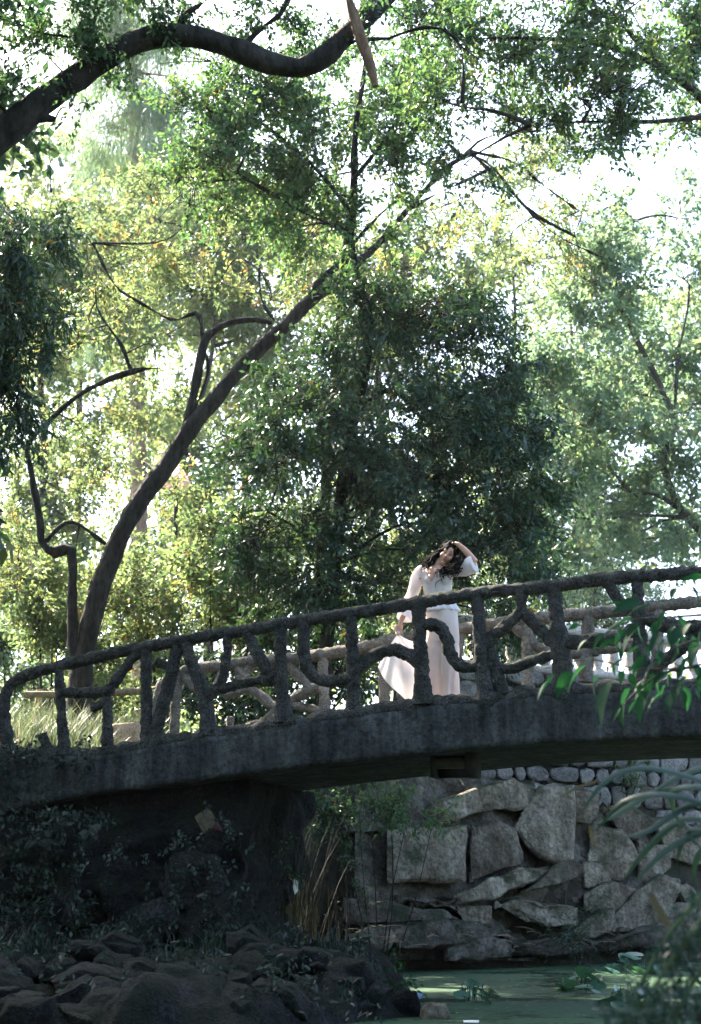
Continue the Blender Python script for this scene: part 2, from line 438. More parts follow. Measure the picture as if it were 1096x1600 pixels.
def zbot(s):
    s = np.asarray(s, float); sc = np.clip(s, bss[0], S_END)
    base = np.polyval(bc_, sc)
    return base - 0.035 * np.clip(s - S_END, 0, 20) ** 1.5 - 0.16 * np.clip(bss[0] - s, 0, 4)
ss = np.linspace(-11.5, 6.5, 160)
mb = MB()
prof = []
for s in ss:
    t, b = float(ztop(s)) - 0.05, float(zbot(s))
    rows = []
    for k in range(9): rows.append((0.0, b + (t - b) * k / 8))             # fascia near
    rows += [(0.22, t), (0.24, t - 0.10), (WB / 2, t - 0.085), (WB - 0.24, t - 0.10), (WB - 0.22, t)]
    for k in range(5): rows.append((WB, t + (b - t) * k / 4))
    rows += [(WB * 0.66, b + 0.02), (WB * 0.33, b + 0.02)]
    prof.append([bpt(s, n, z)[:] for n, z in rows])
V = np.array(prof); nr = V.shape[1]
nn = fbm(V, 1.6, 4, 5, 0.55) * 0.012
V[:, :9] -= np.array(NB)[None, None] * nn[:, :9, None]
V[:, 0, 2] += fbm(V[:, 0], 5, 2, 8) * 0.012
i = np.arange(len(ss) - 1)[:, None] * nr; j = np.arange(nr)[None]; j2 = (j + 1) % nr
mb.add(V.reshape(-1, 3), np.stack([i + j, i + nr + j, i + nr + j2, i + j2], -1).reshape(-1, 4))
mb.build('deck', M['concrete'], bridge, True)
# ragged kerbs under the railings
for n0, nm in ((0.10, 7), (WB - 0.12, 19)):
    mb = MB()
    pts = [bpt(s, n0, float(ztop(s)) - 0.035) for s in np.linspace(-11.3, 6.3, 64)]
    tube(mb, pts, 0.085, 10, 420, 0.038, 7.0, nm)
    mb.build('kerb', M['faux_log'], bridge, True)

SCL = 158.0
def blog(name, pxs, wpx, n=0.09, rough=0.011, seed=0, mat='faux_log', cone=None, off=0.0):
    """a log of the railing from picture points (px, py[, width px]) on the railing's own plane"""
    mb = MB(); pts = []; rad = []
    for q in pxs:
        p = onb(q[0], q[1], n)
        dep = p.y * cp + (p.z - CAMZ) * sp
        w = q[2] if len(q) > 2 else wpx
        pts.append(p); rad.append(w / 2 * dep / F)
    ln = sum((pts[k + 1] - pts[k]).length for k in range(len(pts) - 1))
    tube(mb, pts, rad, 18, max(8, int(ln / 0.02)), rough * 1.25, 24.0, seed + 100)
    return mb.build(name, M[mat], bridge, True)
nb = 0.10
hand = [(14, 1180, 24), (10, 1150, 22), (6, 1120, 20), (7, 1094, 19), (18, 1070, 18), (47, 1053, 18), (95, 1040), (146, 1028), (204, 1015), (277, 1002), (328, 993), (400, 982), (484, 968), (574, 955), (657, 941), (700, 934), (760, 925), (808, 921), (873, 914), (935, 906), (1007, 900), (1096, 895)]
hand = [(q[0], q[1], q[2] if len(q) > 2 else 18 + 3 * q[0] / 1096) for q in hand] + [(1250, 890, 21), (1420, 893, 21)]
blog('handrail', hand, 19, nb, 0.010, 1)
posts = [[(92, 1042, 15), (95, 1090, 15), (99, 1150, 17), (101, 1178, 22)],
         [(167, 1074, 16), (168, 1120, 16), (168, 1170, 19)],
         [(228, 1010, 16), (229, 1080, 17), (230, 1140, 19), (230, 1165, 24)],
         [(439, 978, 20), (440, 1050, 19), (442, 1100, 24), (443, 1130, 40)],
         [(549, 960, 20), (551, 1030, 19), (553, 1090, 20), (553, 1117, 26)],
         [(654, 942, 24), (656, 985, 20), (659, 1040, 22), (661, 1080, 30), (662, 1102, 46)],
         [(747, 928, 20), (749, 980, 20), (753, 1030, 22), (760, 1080, 30), (762, 1096, 40)],
         [(866, 914, 22), (869, 960, 24), (876, 1010, 30), (880, 1050, 32), (882, 1082, 42)],
         [(996, 902, 18), (998, 960, 20), (1002, 1030, 26), (1006, 1076, 34)],
         [(1140, 893, 20), (1142, 980, 20), (1144, 1070, 28)], [(1260, 892, 20), (1262, 980, 20), (1264, 1070, 28)]]
for k, p in enumerate(posts): blog('post', p, 18, nb, 0.011, 10 + k)
logs = [[(100, 1082), (135, 1082), (170, 1081)], [(216, 1020, 15), (192, 1048, 17), (168, 1083, 18)], [(172, 1092, 13), (144, 1108, 14)],
        [(279, 1008, 18), (262, 1075, 21), (246, 1135, 22), (244, 1156, 26)], [(278, 1048, 14), (246, 1034, 13)],
        [(292, 1006, 18), (303, 1044, 19), (320, 1092, 22), (325, 1130, 26), (326, 1150, 32)],
        [(357, 992, 15), (354, 1026, 15), (347, 1064, 16), (322, 1095, 18)],
        [(345, 1076, 15), (400, 1064, 16), (440, 1063, 16)],
        [(385, 986, 18), (404, 1025, 18), (430, 1060, 20)],
        [(475, 968, 19), (475, 1024, 19), (487, 1052, 18), (510, 1064, 18), (552, 1061, 18)],
        [(553, 1050, 19), (581, 1027, 19), (609, 1016, 19), (637, 1022, 20), (660, 1040, 22)],
        [(655, 976, 18), (682, 977, 19), (697, 995, 20), (703, 1019, 20), (718, 1038, 20), (752, 1043, 18)],
        [(814, 922, 17), (815, 956, 19)], [(815, 955, 18), (790, 978, 18), (765, 1001, 18), (750, 1020, 20)],
        [(816, 955, 18), (843, 983, 19), (872, 1010, 22)],
        [(758, 1040, 18), (795, 1045, 17), (826, 1034, 17), (874, 1020, 18)],
        [(766, 1012, 14), (776, 1045, 17), (788, 1086, 22)],
        [(947, 906, 18), (962, 930, 17), (982, 958, 17)],
        [(876, 1005, 22), (931, 1001, 22), (972, 994, 20), (1000, 975, 18)],
        [(998, 962, 20), (1047, 978, 24), (1140, 982, 22)], [(1142, 968, 18), (1090, 993, 20), (1061, 1015, 20), (1040, 1030, 20), (1004, 1056, 18)],
        [(66, 1148, 15), (78, 1176, 18)]]
for k, p in enumerate(logs): blog('branch_log', p, 17, nb, 0.011, 40 + k)

# far railing: sunlight put into its paler concrete colour
nf = WB - 0.12
fh = [(272, 1160, 18), (274, 1120, 15), (276, 1085, 15), (283, 1052, 16), (310, 1044, 17), (347, 1040, 18), (400, 1033, 19), (460, 1029, 19), (536, 1018, 20), (643, 996, 20), (722, 983, 20), (790, 973, 20), (844, 966, 20), (967, 954, 19), (1096, 940, 19), (1250, 930, 19), (1420, 930, 19)]
blog('handrail', fh, 19, nf, 0.010, 71, 'log_sunlit')
fl = [[(287, 1052, 13), (300, 1072, 14), (318, 1090, 14), (330, 1140, 16)], [(350, 1042, 12), (338, 1072, 13), (320, 1092, 13)],
      [(372, 1042, 15), (385, 1060, 16)], [(352, 1088, 13), (392, 1078, 15), (428, 1104, 15), (452, 1110, 15)],
      [(449, 1033, 14), (466, 1056, 15), (486, 1076, 15)], [(512, 1072, 13), (484, 1078, 17), (449, 1098, 15), (415, 1126, 16), (378, 1142, 16)],
      [(445, 1100, 14), (480, 1106, 13), (522, 1118, 12)], [(252, 1064, 12), (246, 1090, 13), (240, 1115, 12), (238, 1160, 16)],
      [(598, 1008, 15), (600, 1060, 16), (602, 1120, 20)], [(640, 1000, 15), (640, 1110, 18)], [(505, 1024, 16), (506, 1070, 16), (508, 1125, 20)], [(700, 990, 16), (702, 1100, 18)],
      [(720, 986, 17), (712, 1030, 16), (700, 1060, 16)], [(824, 972, 16), (826, 1076, 20)],
      [(800, 974, 18), (818, 990, 17), (844, 1012, 17), (886, 1022, 17), (935, 1016, 17)], [(920, 962, 20), (918, 1000, 20), (916, 1066, 24)],
      [(935, 1015, 16), (985, 1010, 17), (1030, 1008, 16)], [(1030, 950, 18), (1028, 1005, 18), (1026, 1064, 20)], [(330, 1118, 13), (332, 1146, 15)], [(361, 1120, 12), (358, 1146, 14)], [(395, 1038, 13), (372, 1062, 13)]]
for k, p in enumerate(fl): blog('branch_log', p, 16, nf, 0.010, 80 + k, 'log_sunlit')

# hanging block under the deck, with its pale round lamp tube
lampb = thing('hanging_lamp_box', 'small dark box holding a pale tube, hanging under the bridge deck', 'lamp box', onb(708, 1200, 0.9))
def obox(mb, c, ex, ey, ez, hx, hy, hz):
    c = np.array(c); v = []
    for a in (-1, 1):
        for b in (-1, 1):
            for d in (-1, 1): v.append(c + np.array(ex) * hx * a + np.array(ey) * hy * b + np.array(ez) * hz * d)
    mb.add(v, [[0, 1, 3, 2], [4, 6, 7, 5], [0, 4, 5, 1], [2, 3, 7, 6], [0, 2, 6, 4], [1, 5, 7, 3]])
ZV = Vector((0, 0, 1))
M['box'] = plain_mat('dark_painted_metal', (0.02, 0.02, 0.022), 0.6, 0.3, noise=0.3)
M['tube'] = plain_mat('dull_yellow_glass', (0.05, 0.05, 0.034), 0.4, 0.4, noise=0.4, nscale=9)
c = onb(708, 1197, 0.55)
for nm, oc, hx, hy, hz in (('side_panel', c - TB * 0.17 , 0.012, 0.14, 0.11), ('side_panel', c + TB * 0.19, 0.05, 0.14, 0.11), ('back_panel', c + NB * 0.13, 0.17, 0.012, 0.10), ('top_panel', c + ZV * 0.10, 0.17, 0.13, 0.012)):
    mb = MB(); obox(mb, oc, TB, NB, ZV, hx, hy, hz); mb.build(nm, M['box'], lampb)
mb = MB(); tube(mb, [c - TB * 0.155 + ZV * 0.03, c + TB * 0.135 + ZV * 0.03], 0.055, 14, 6); mb.build('lamp_tube', M['tube'], lampb, True)
mb = MB(); tube(mb, [c + ZV * 0.10, c + ZV * 0.30], 0.03, 8, 4); mb.build('hanger', M['box'], lampb, True)

# ------------------------------------------------------------------ rocks
def rock_mesh(front, depth, seed, cuts=3, rough=0.05, bulge=0.10, back=0.8, inner=(0.62, 0.86), grow=1.0):
    """angular rock: hull of a front outline (world points), a raised inner ring and a back ring, then chipped"""
    P = np.array([p[:] for p in front]); c = P.mean(0); P = c + (P - c) * grow
    rs = np.random.RandomState(seed)
    vd = np.array([0, 1.0, 0.0])
    bm = bmesh.new()
    for p in P: bm.verts.new(p)
    for p in P:
        q = c + (p - c) * rs.uniform(*inner) - vd * bulge * rs.uniform(0.4, 1.3); bm.verts.new(q)
    for p in P:
        q = c + (p - c) * back * rs.uniform(0.85, 1.1) + vd * depth * rs.uniform(0.8, 1.2); bm.verts.new(q)
    r = bmesh.ops.convex_hull(bm, input=bm.verts)
    bmesh.ops.delete(bm, geom=list({g for g in r['geom_interior'] if isinstance(g, bmesh.types.BMVert)}), context='VERTS')
    bmesh.ops.triangulate(bm, faces=bm.faces)
    size = float(np.linalg.norm(P.max(0) - P.min(0)))
    for k in range(cuts):
        es = [e for e in bm.edges if e.calc_length() > size * 0.9 / (2.1 ** (k + 1))]
        if es: bmesh.ops.subdivide_edges(bm, edges=es, cuts=1, use_grid_fill=True)
        bmesh.ops.triangulate(bm, faces=bm.faces)
    bm.normal_update()
    co = np.array([v.co[:] for v in bm.verts]); no = np.array([v.normal[:] for v in bm.verts])
    d = fbm(co, 1.6 / max(size, 0.15) * 1.4, 4, seed, 0.55); d = np.where(d > 0, d * 0.6, d)
    rid = -np.abs(vnoise(co, 3.2 / max(size, 0.15), seed + 5)) * 0.6
    co = co + no * ((d + rid) * rough * size)[:, None]
    for v, q in zip(bm.verts, co): v.co = q
    mb = MB(); bm_to(mb, bm)
    return mb
def yrock(px, py): return 18.2 + (px - 640) * 0.0062 + (1510 - py) * 0.0030
bank = thing('rock_bank', 'granite rock bank of fitted boulders rising from the green pond under the bridge', 'rock bank', at(860, 1480, 19.5))
RK = [('R', [(605, 1293), (730, 1288), (728, 1378), (658, 1374), (605, 1381)], .9, -.10, .022), ('R', [(732, 1285), (775, 1274), (804, 1296), (817, 1331), (817, 1350), (757, 1377), (732, 1381)], .8, 0.0, .03),
      ('R', [(680, 1256), (773, 1222), (801, 1214), (842, 1233), (836, 1258), (779, 1262), (735, 1274), (688, 1284)], .9, -.05, .05),
      ('R', [(712, 1399), (806, 1356), (852, 1353), (857, 1366), (812, 1388), (762, 1404), (722, 1410)], .6, -.15, .05),
      ('R', [(803, 1292), (818, 1268), (842, 1236), (893, 1232), (893, 1337), (873, 1341), (842, 1334), (822, 1318)], .8, -.12, .03),
      ('R', [(896, 1233), (938, 1241), (931, 1273), (921, 1285), (896, 1283)], .6, .05, .04),
      ('R', [(818, 1394), (858, 1360), (880, 1344), (911, 1349), (914, 1368), (870, 1374), (835, 1390)], .9, -.35, .04),
      ('R', [(776, 1415), (815, 1402), (834, 1420), (870, 1418), (897, 1419), (897, 1444), (853, 1451), (826, 1442), (804, 1429)], .7, -.15, .05),
      ('R', [(911, 1347), (968, 1345), (971, 1374), (938, 1378), (913, 1387)], .6, .12, .05),
      ('R', [(913, 1397), (941, 1379), (968, 1381), (991, 1392), (961, 1421), (928, 1428), (913, 1420)], .6, .02, .05),
      ('R', [(961, 1427), (996, 1392), (1029, 1372), (1056, 1379), (1058, 1394), (1040, 1442), (1010, 1454), (960, 1452)], .8, -.1, .03),
      ('R', [(896, 1452), (926, 1429), (955, 1424), (957, 1454), (928, 1463), (900, 1461)], .5, -.05, .05),
      ('R', [(1057, 1384), (1074, 1380), (1094, 1402), (1102, 1429), (1072, 1416)], .5, 0, .05),
      ('R', [(996, 1314), (1042, 1322), (1046, 1356), (1026, 1374), (996, 1384)], .6, .1, .05),
      ('R', [(926, 1288), (971, 1298), (996, 1336), (978, 1371), (921, 1343)], .6, .05, .05),
      ('R', [(941, 1259), (991, 1264), (1023, 1281), (998, 1313), (971, 1303)], .6, .1, .05),
      ('R', [(1024, 1284), (1054, 1279), (1102, 1309), (1102, 1353), (1047, 1338)], .6, .05, .05),
      ('R', [(1040, 1412), (1077, 1415), (1102, 1432), (1074, 1457), (1039, 1446)], .5, -.1, .05),
      ('D', [(535, 1402), (607, 1411), (691, 1425), (704, 1435), (615, 1440), (535, 1448)], .9, -.25, .06),
      ('D', [(594, 1450), (623, 1435), (694, 1438), (713, 1474), (623, 1480)], .7, -.3, .06),
      ('D', [(545, 1458), (598, 1448), (622, 1467), (609, 1480), (545, 1484)], .6, -.5, .06),
      ('R', [(714, 1419), (767, 1416), (763, 1443), (725, 1440)], .5, -.05, .05), ('D', [(695, 1441), (776, 1441), (797, 1463), (716, 1474)], .6, -.2, .06),
      ('D', [(618, 1396), (670, 1400), (716, 1412), (664, 1420), (612, 1414)], .6, -.1, .06), ('D', [(545, 1283), (598, 1279), (606, 1292), (603, 1300), (548, 1300)], .8, .15, .05),
      ('D', [(546, 1298), (602, 1298), (600, 1390), (540, 1405)], .8, .75, .04), ('D', [(660, 1372), (726, 1378), (716, 1402), (650, 1400)], .6, .45, .04),
      ('D', [(836, 1380), (912, 1370), (905, 1425), (832, 1425)], .6, .35, .05), ('D', [(790, 1436), (900, 1448), (895, 1478), (800, 1478)], .6, .5, .05),
      ('D', [(860, 1330), (905, 1330), (910, 1352), (862, 1352)], .5, .3, .05), ('D', [(735, 1255), (850, 1230), (850, 1290), (735, 1290)], .5, .6, .05),
      ('R', [(1020, 1370), (1060, 1340), (1105, 1352), (1105, 1395), (1060, 1384)], .6, .3, .05), ('D', [(880, 1280), (930, 1282), (928, 1345), (890, 1345)], .5, .25, .05),
      ('D', [(760, 1395), (850, 1372), (850, 1410), (775, 1430)], .5, .3, .05), ('R', [(1096, 1290), (1180, 1300), (1190, 1380), (1100, 1390)], .8, .1, .04), ('R', [(1100, 1392), (1190, 1390), (1190, 1470), (1096, 1450)], .8, 0, .04),
      ('D', [(800, 1466), (900, 1462), (960, 1455), (1050, 1450), (1060, 1476), (960, 1486), (860, 1494), (800, 1496)], .8, -.15, .05),
      ('D', [(700, 1470), (800, 1466), (804, 1496), (700, 1502)], .7, -.3, .06)]
for k, (kd, poly, dep, off, ro) in enumerate(RK):
    cxp = sum(p[0] for p in poly) / len(poly); cyp = sum(p[1] for p in poly) / len(poly)
    Yc = yrock(cxp, cyp) + off
    fr = [at(p[0], p[1], Yc + (p[0] - cxp) * 0.0045 - (p[1] - cyp) * 0.0015) for p in poly]
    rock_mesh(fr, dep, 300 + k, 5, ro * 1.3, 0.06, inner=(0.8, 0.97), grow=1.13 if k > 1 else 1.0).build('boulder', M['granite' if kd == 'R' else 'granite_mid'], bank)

mb = MB(); ncx, ncy = 70, 36; V = []
for px_ in np.linspace(555, 1240, ncx):
    for py_ in np.linspace(1215, 1500, ncy): V.append(at(px_, py_, yrock(px_, py_) + 0.34)[:])
V = np.array(V); V[:, 1] += fbm(V, 2.2, 4, 88, .6) * .16 - np.abs(vnoise(V, 3.0, 89)) * .15
i = (np.arange(ncx - 1)[:, None] * ncy + np.arange(ncy - 1)[None]).ravel()
mb.add(V, np.stack([i, i + ncy, i + ncy + 1, i + 1], -1)); mb.build('rock_core', M['granite_mid'], bank, True)

# rubble wall above the rocks, carrying the balustrade
wall = thing('rubble_wall', 'dry stone wall of grey granite blocks above the boulders at the pond', 'stone wall', at(900, 1240, 20.8))
WA, WE = Vector((1.55, 20.0)), Vector((7.6, 23.2))
WD = (WE - WA); WLEN = WD.length; WD = WD / WLEN; WN = Vector((WD.y, -WD.x))     # WN towards the camera
def wpt(u, n, z): q = WA + WD * u + WN * n; return Vector((q.x, q.y, z))
rs = np.random.RandomState(5)
z = 1.55; row = 0; nst = 0
while z < 3.98:
    h = rs.uniform(0.20, 0.38) if z < 3.7 else 4.05 - z
    u = -0.1 + rs.uniform(-0.1, 0.1)
    while u < WLEN:
        w = rs.uniform(0.22, 0.56)
        zl = 2.15 - 0.10 * u
        if z > zl - 0.05:
            g = 0.014
            k = rs.uniform(0.0, 0.05, 8)
            j = rs.uniform(-0.012, 0.012, 4)
            fr = [wpt(u + g + k[0], 0, z + g + k[1] * .8), wpt(u + w * .5, .01, z + g * .6 + j[0]), wpt(u + w - g - k[2], 0, z + g + k[3] * .8), wpt(u + w - g * .8, .01, z + h * .5 + j[1]),
                  wpt(u + w - g - k[4], 0, z + h - g - k[5] * .8), wpt(u + w * .5, .01, z + h - g * .6 + j[2]), wpt(u + g + k[6], 0, z + h - g - k[7] * .8), wpt(u + g * .8, .01, z + h * .5 + j[3])]
            rock_mesh(fr, 0.25, 900 + nst, 2, 0.03, 0.03, 1.0, inner=(0.84, 0.97), grow=1.05).build('stone', M['wall_stone'], wall); nst += 1
        u += w
    z += h; row += 1
mb = MB(); v = []
for u in (-0.15, WLEN):
    for n_ in (-0.05, -0.9):
        for zz in (1.2, 3.96): v.append(wpt(u, n_, zz)[:])
mb.add(v, [[0, 1, 3, 2], [4, 6, 7, 5], [0, 4, 5, 1], [2, 3, 7, 6], [0, 2, 6, 4], [1, 5, 7, 3]])
mb.build('wall_core', M['granite_dark'], wall)

# balustrade on the wall
bal = thing('balustrade', 'pale pinkish stone balustrade standing on the rubble wall behind the bridge', 'balustrade', wpt(2, -0.25, 4.05))
zt0 = 4.06
mb = MB(); obox(mb, wpt(WLEN / 2, -0.28, zt0 + 0.05), WD.to_3d(), WN.to_3d(), ZV, WLEN / 2, 0.16, 0.05); mb.build('plinth', M['pale_stone'], bal)
ub = 0.12; kk = 0
def baluster_mesh():
    mb = MB()
    prof_ = [(0.0, 0.085), (0.05, 0.085), (0.06, 0.06), (0.16, 0.088), (0.30, 0.075), (0.44, 0.058), (0.47, 0.08), (0.53, 0.08)]
    V = []; n_ = 8
    for zz, r_ in prof_:
        for q in range(n_):
            a = (q + .5) * 2 * math.pi / n_; V.append((r_ * math.cos(a) * 1.05, r_ * math.sin(a) * 1.05, zz))
    f = [[r_ * n_ + q, r_ * n_ + (q + 1) % n_, (r_ + 1) * n_ + (q + 1) % n_, (r_ + 1) * n_ + q] for r_ in range(len(prof_) - 1) for q in range(n_)]
    mb.add(V, f); return mb.mesh('baluster', M['pale_stone'])
bme = baluster_mesh()
while ub < WLEN:
    o = bpy.data.objects.new('baluster', bme); COL.objects.link(o); o.parent = bal
    o.matrix_parent_inverse = Matrix.Translation(-bal.location)
    o.location = wpt(ub, -0.28, zt0 + 0.101); o.rotation_euler.z = rs.uniform(-.1, .1); ub += 0.315
mb = MB()
segs = 6
for k in range(segs):
    mbk = MB(); obox(mbk, wpt(WLEN * (k + .5) / segs, -0.28, zt0 + 0.101 + 0.53 + 0.062), WD.to_3d(), WN.to_3d(), ZV, WLEN / segs / 2 - 0.006, 0.15, 0.06)
    mbk.build('coping_stone', M['pale_stone'], bal)

# dark abutment: rough mossy masonry mass under the left end
abut = thing('bridge_abutment', 'dark mossy rock pier carrying the left end of the footbridge', 'abutment', bpt(-4, 0.4, 0))
s1 = bs(onb(382, 1260, 0.3))
mb = MB()
ns, nz_ = 160, 90
sg = np.linspace(s1, -11.6, ns)
V = []
for k, s in enumerate(sg):
    zt_ = float(zbot(s)) - 0.01
    for q in range(nz_):
        f = q / (nz_ - 1); zz = -0.3 + (zt_ + 0.3) * f
        n_ = 0.30 - 0.26 * smooth(np.array(-s), -bss[0] - 0.6, -bss[0] + 1.6) - 0.6 * (1 - f) ** 1.3
        V.append(bpt(s, float(n_), zz)[:])
V = np.array(V).reshape(ns, nz_, 3)
fz = np.linspace(0, 1, nz_)[None, :]
b_ = fbm(V, 0.9, 4, 77, 0.55) * 0.30 + -np.abs(vnoise(V, 1.7, 91)) * 0.22
b_ = b_ + fbm(V, 3.5, 4, 41, 0.65) * 0.10 - np.abs(vnoise(V, 2.6, 43)) * 0.12
b_ = b_ * smooth(1.02 - fz, 0.0, 0.4)
V = V - np.array(NB)[None, None] * b_[..., None]
V[:, :, 0] += fbm(V, 1.2, 3, 55) * 0.12
i = (np.arange(ns - 1)[:, None] * nz_ + np.arange(nz_ - 1)[None]).ravel()
mb.add(V.reshape(-1, 3), np.stack([i, i + 1, i + nz_ + 1, i + nz_], -1))
# return face along the passage under the deck
W = []; nn_ = 40
for q in range(nn_):
    f = q / (nn_ - 1)
    W.append(V[0] + np.array(NB) * (f * 2.0) + np.array(TB) * (fbm(V[0] + f * 2, 1.3, 3, 66) * 0.15 * min(1, f * 5))[:, None])
W = np.array(W); i = (np.arange(nn_ - 1)[:, None] * nz_ + np.arange(nz_ - 1)[None]).ravel()
mb.add(W.reshape(-1, 3), np.stack([i, i + nz_, i + nz_ + 1, i + 1], -1))
mb.build('rock_face', M['granite_dark'], abut, True)
# boulders built into the pier
PB = [(300, 1380, 64), (235, 1445, 56), (330, 1455, 46), (120, 1410, 60), (40, 1450, 60)]
for k, (x, y, r_) in enumerate(PB):
    p = onb(x, y, 0.1); a0 = RS.rand() * 6
    fr = [onb(x + r_ * math.cos(a0 + q * 1.05) * RS.uniform(.8, 1.1), y + r_ * .75 * math.sin(a0 + q * 1.05) * RS.uniform(.8, 1.1), 0.16 - 0.25 * (y - 1240) / 250) for q in range(6)]
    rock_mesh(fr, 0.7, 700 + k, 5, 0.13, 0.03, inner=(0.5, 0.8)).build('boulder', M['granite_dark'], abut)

# rocky shore between the water and the pier
mb = MB(); xs = np.linspace(-5.5, 0.75, 190); ys = np.linspace(9.4, 14.6, 150); X, Y = np.meshgrid(xs, ys)
P3 = np.stack([X, Y, X * 0], -1)
edge = 10.35 + 1.2 * smooth(X, -0.5, 0.5) + vnoise(P3, 1.1, 201) * 0.25
Z = smooth(Y - edge, -0.25, 0.35) * 0.40 + smooth(Y - edge, 0.4, 2.6) * 0.12
Z *= 1 - smooth(X, 0.05, 0.7) * 0.85
st = fbm(P3, 1.5, 2, 203); Z = Z + (np.round(st * 3) / 3 * 0.6 + st * 0.4) * 0.17 * smooth(Z, 0.0, 0.25)
Z = Z + (fbm(P3, 2.2, 4, 205, .5) * 0.08 - np.abs(vnoise(P3, 1.7, 207)) * 0.16) * smooth(Z, 0.0, 0.2) - 0.12
X = X + fbm(P3 + 7, 2.2, 3, 209) * 0.07
i = (np.arange(149)[:, None] * 190 + np.arange(189)[None]).ravel()
mb.add(np.stack([X, Y, Z], -1), np.stack([i, i + 1, i + 191, i + 190], -1))
rg = tag(mb.build('rocky_ground', M['granite_dark']), kind='structure')
rs = np.random.RandomState(47)
for k in range(58):
    px_, py_ = rs.uniform(-40, 590), rs.uniform(1478, 1600); Yr = 12.35 - (py_ - 1478) * .0155
    if px_ > 470: Yr = max(Yr, 11.6)
    r_ = rs.uniform(22, 62) * (.8 + .4 * (py_ > 1540)); a0 = rs.rand() * 6; n_ = rs.randint(5, 8); sq = rs.uniform(.45, .8); tl = rs.normal() * .35
    fr = []
    for q in range(n_):
        an = a0 + q * 6.283 / n_; ex, ey = r_ * math.cos(an) * rs.uniform(.75, 1.15), r_ * sq * math.sin(an) * rs.uniform(.75, 1.15)
        fr.append(at(px_ + ex * math.cos(tl) - ey * math.sin(tl), py_ - 4 + ex * math.sin(tl) + ey * math.cos(tl), Yr + rs.uniform(-.06, .06)))
    rock_mesh(fr, .5, 2000 + k, 3, .045, .14, inner=(.5, .95)).build('rock', M['granite_dark'], rg)
# shore boulders in front of the pier, each a thing
SB = [([(378, 1508), (420, 1493), (470, 1488), (530, 1487), (575, 1502), (598, 1540), (604, 1580), (600, 1660), (430, 1660), (385, 1570)], 11.9, 'large rounded boulder, dark and damp, at the water edge'),
      ([(240, 1512), (300, 1496), (350, 1497), (386, 1520), (392, 1580), (380, 1660), (236, 1660), (225, 1570)], 11.7, 'dark flat-fronted boulder left of the large rounded one at the water'),
      ([(598, 1562), (618, 1548), (650, 1550), (662, 1575), (660, 1640), (600, 1640)], 11.8, 'dark stone between the large rounded boulder and the small sunlit stone'),
      ([(655, 1578), (672, 1564), (696, 1566), (704, 1590), (700, 1640), (655, 1640)], 11.6, 'small sunlit stone at the water edge beside the leafy seedling')]
for k, (poly, Yd, lab) in enumerate(SB):
    cxp = sum(p[0] for p in poly) / len(poly)
    fr = [at(p[0], p[1], Yd + RS.uniform(-.08, .08)) for p in poly]
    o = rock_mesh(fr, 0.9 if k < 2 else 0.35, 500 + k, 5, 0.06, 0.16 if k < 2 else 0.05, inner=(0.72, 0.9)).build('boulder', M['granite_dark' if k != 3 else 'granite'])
    tag(o, lab, 'boulder', 'boulders along the dark shore')
# ------------------------------------------------------------------ foliage
def add_leaves(mb, p, d, n, L_, W_, rnd, droop=0.12, fold=0.12):
    """one folded lozenge leaf per row"""
    p = np.asarray(p, float); d = unit(d); s = unit(np.cross(d, n)); n = np.cross(s, d)
    L_ = np.asarray(L_, float)[:, None]; W_ = np.asarray(W_, float)[:, None]
    dz = np.zeros_like(p); dz[:, 2] = -1
    mid = p + d * L_ * 0.42 + dz * L_ * droop * 0.25
    v = np.stack([p, mid + s * W_ * 0.5 + n * W_ * fold, p + d * L_ * 0.97 + dz * L_ * droop, mid - s * W_ * 0.5 + n * W_ * fold], 1)
    k = len(p); b = np.arange(k)[:, None] * 4
    f = np.concatenate([b + np.array([[0, 1, 2]]), b + np.array([[0, 2, 3]])])
    mb.add(v.reshape(-1, 3), f, np.repeat(rnd, 4))

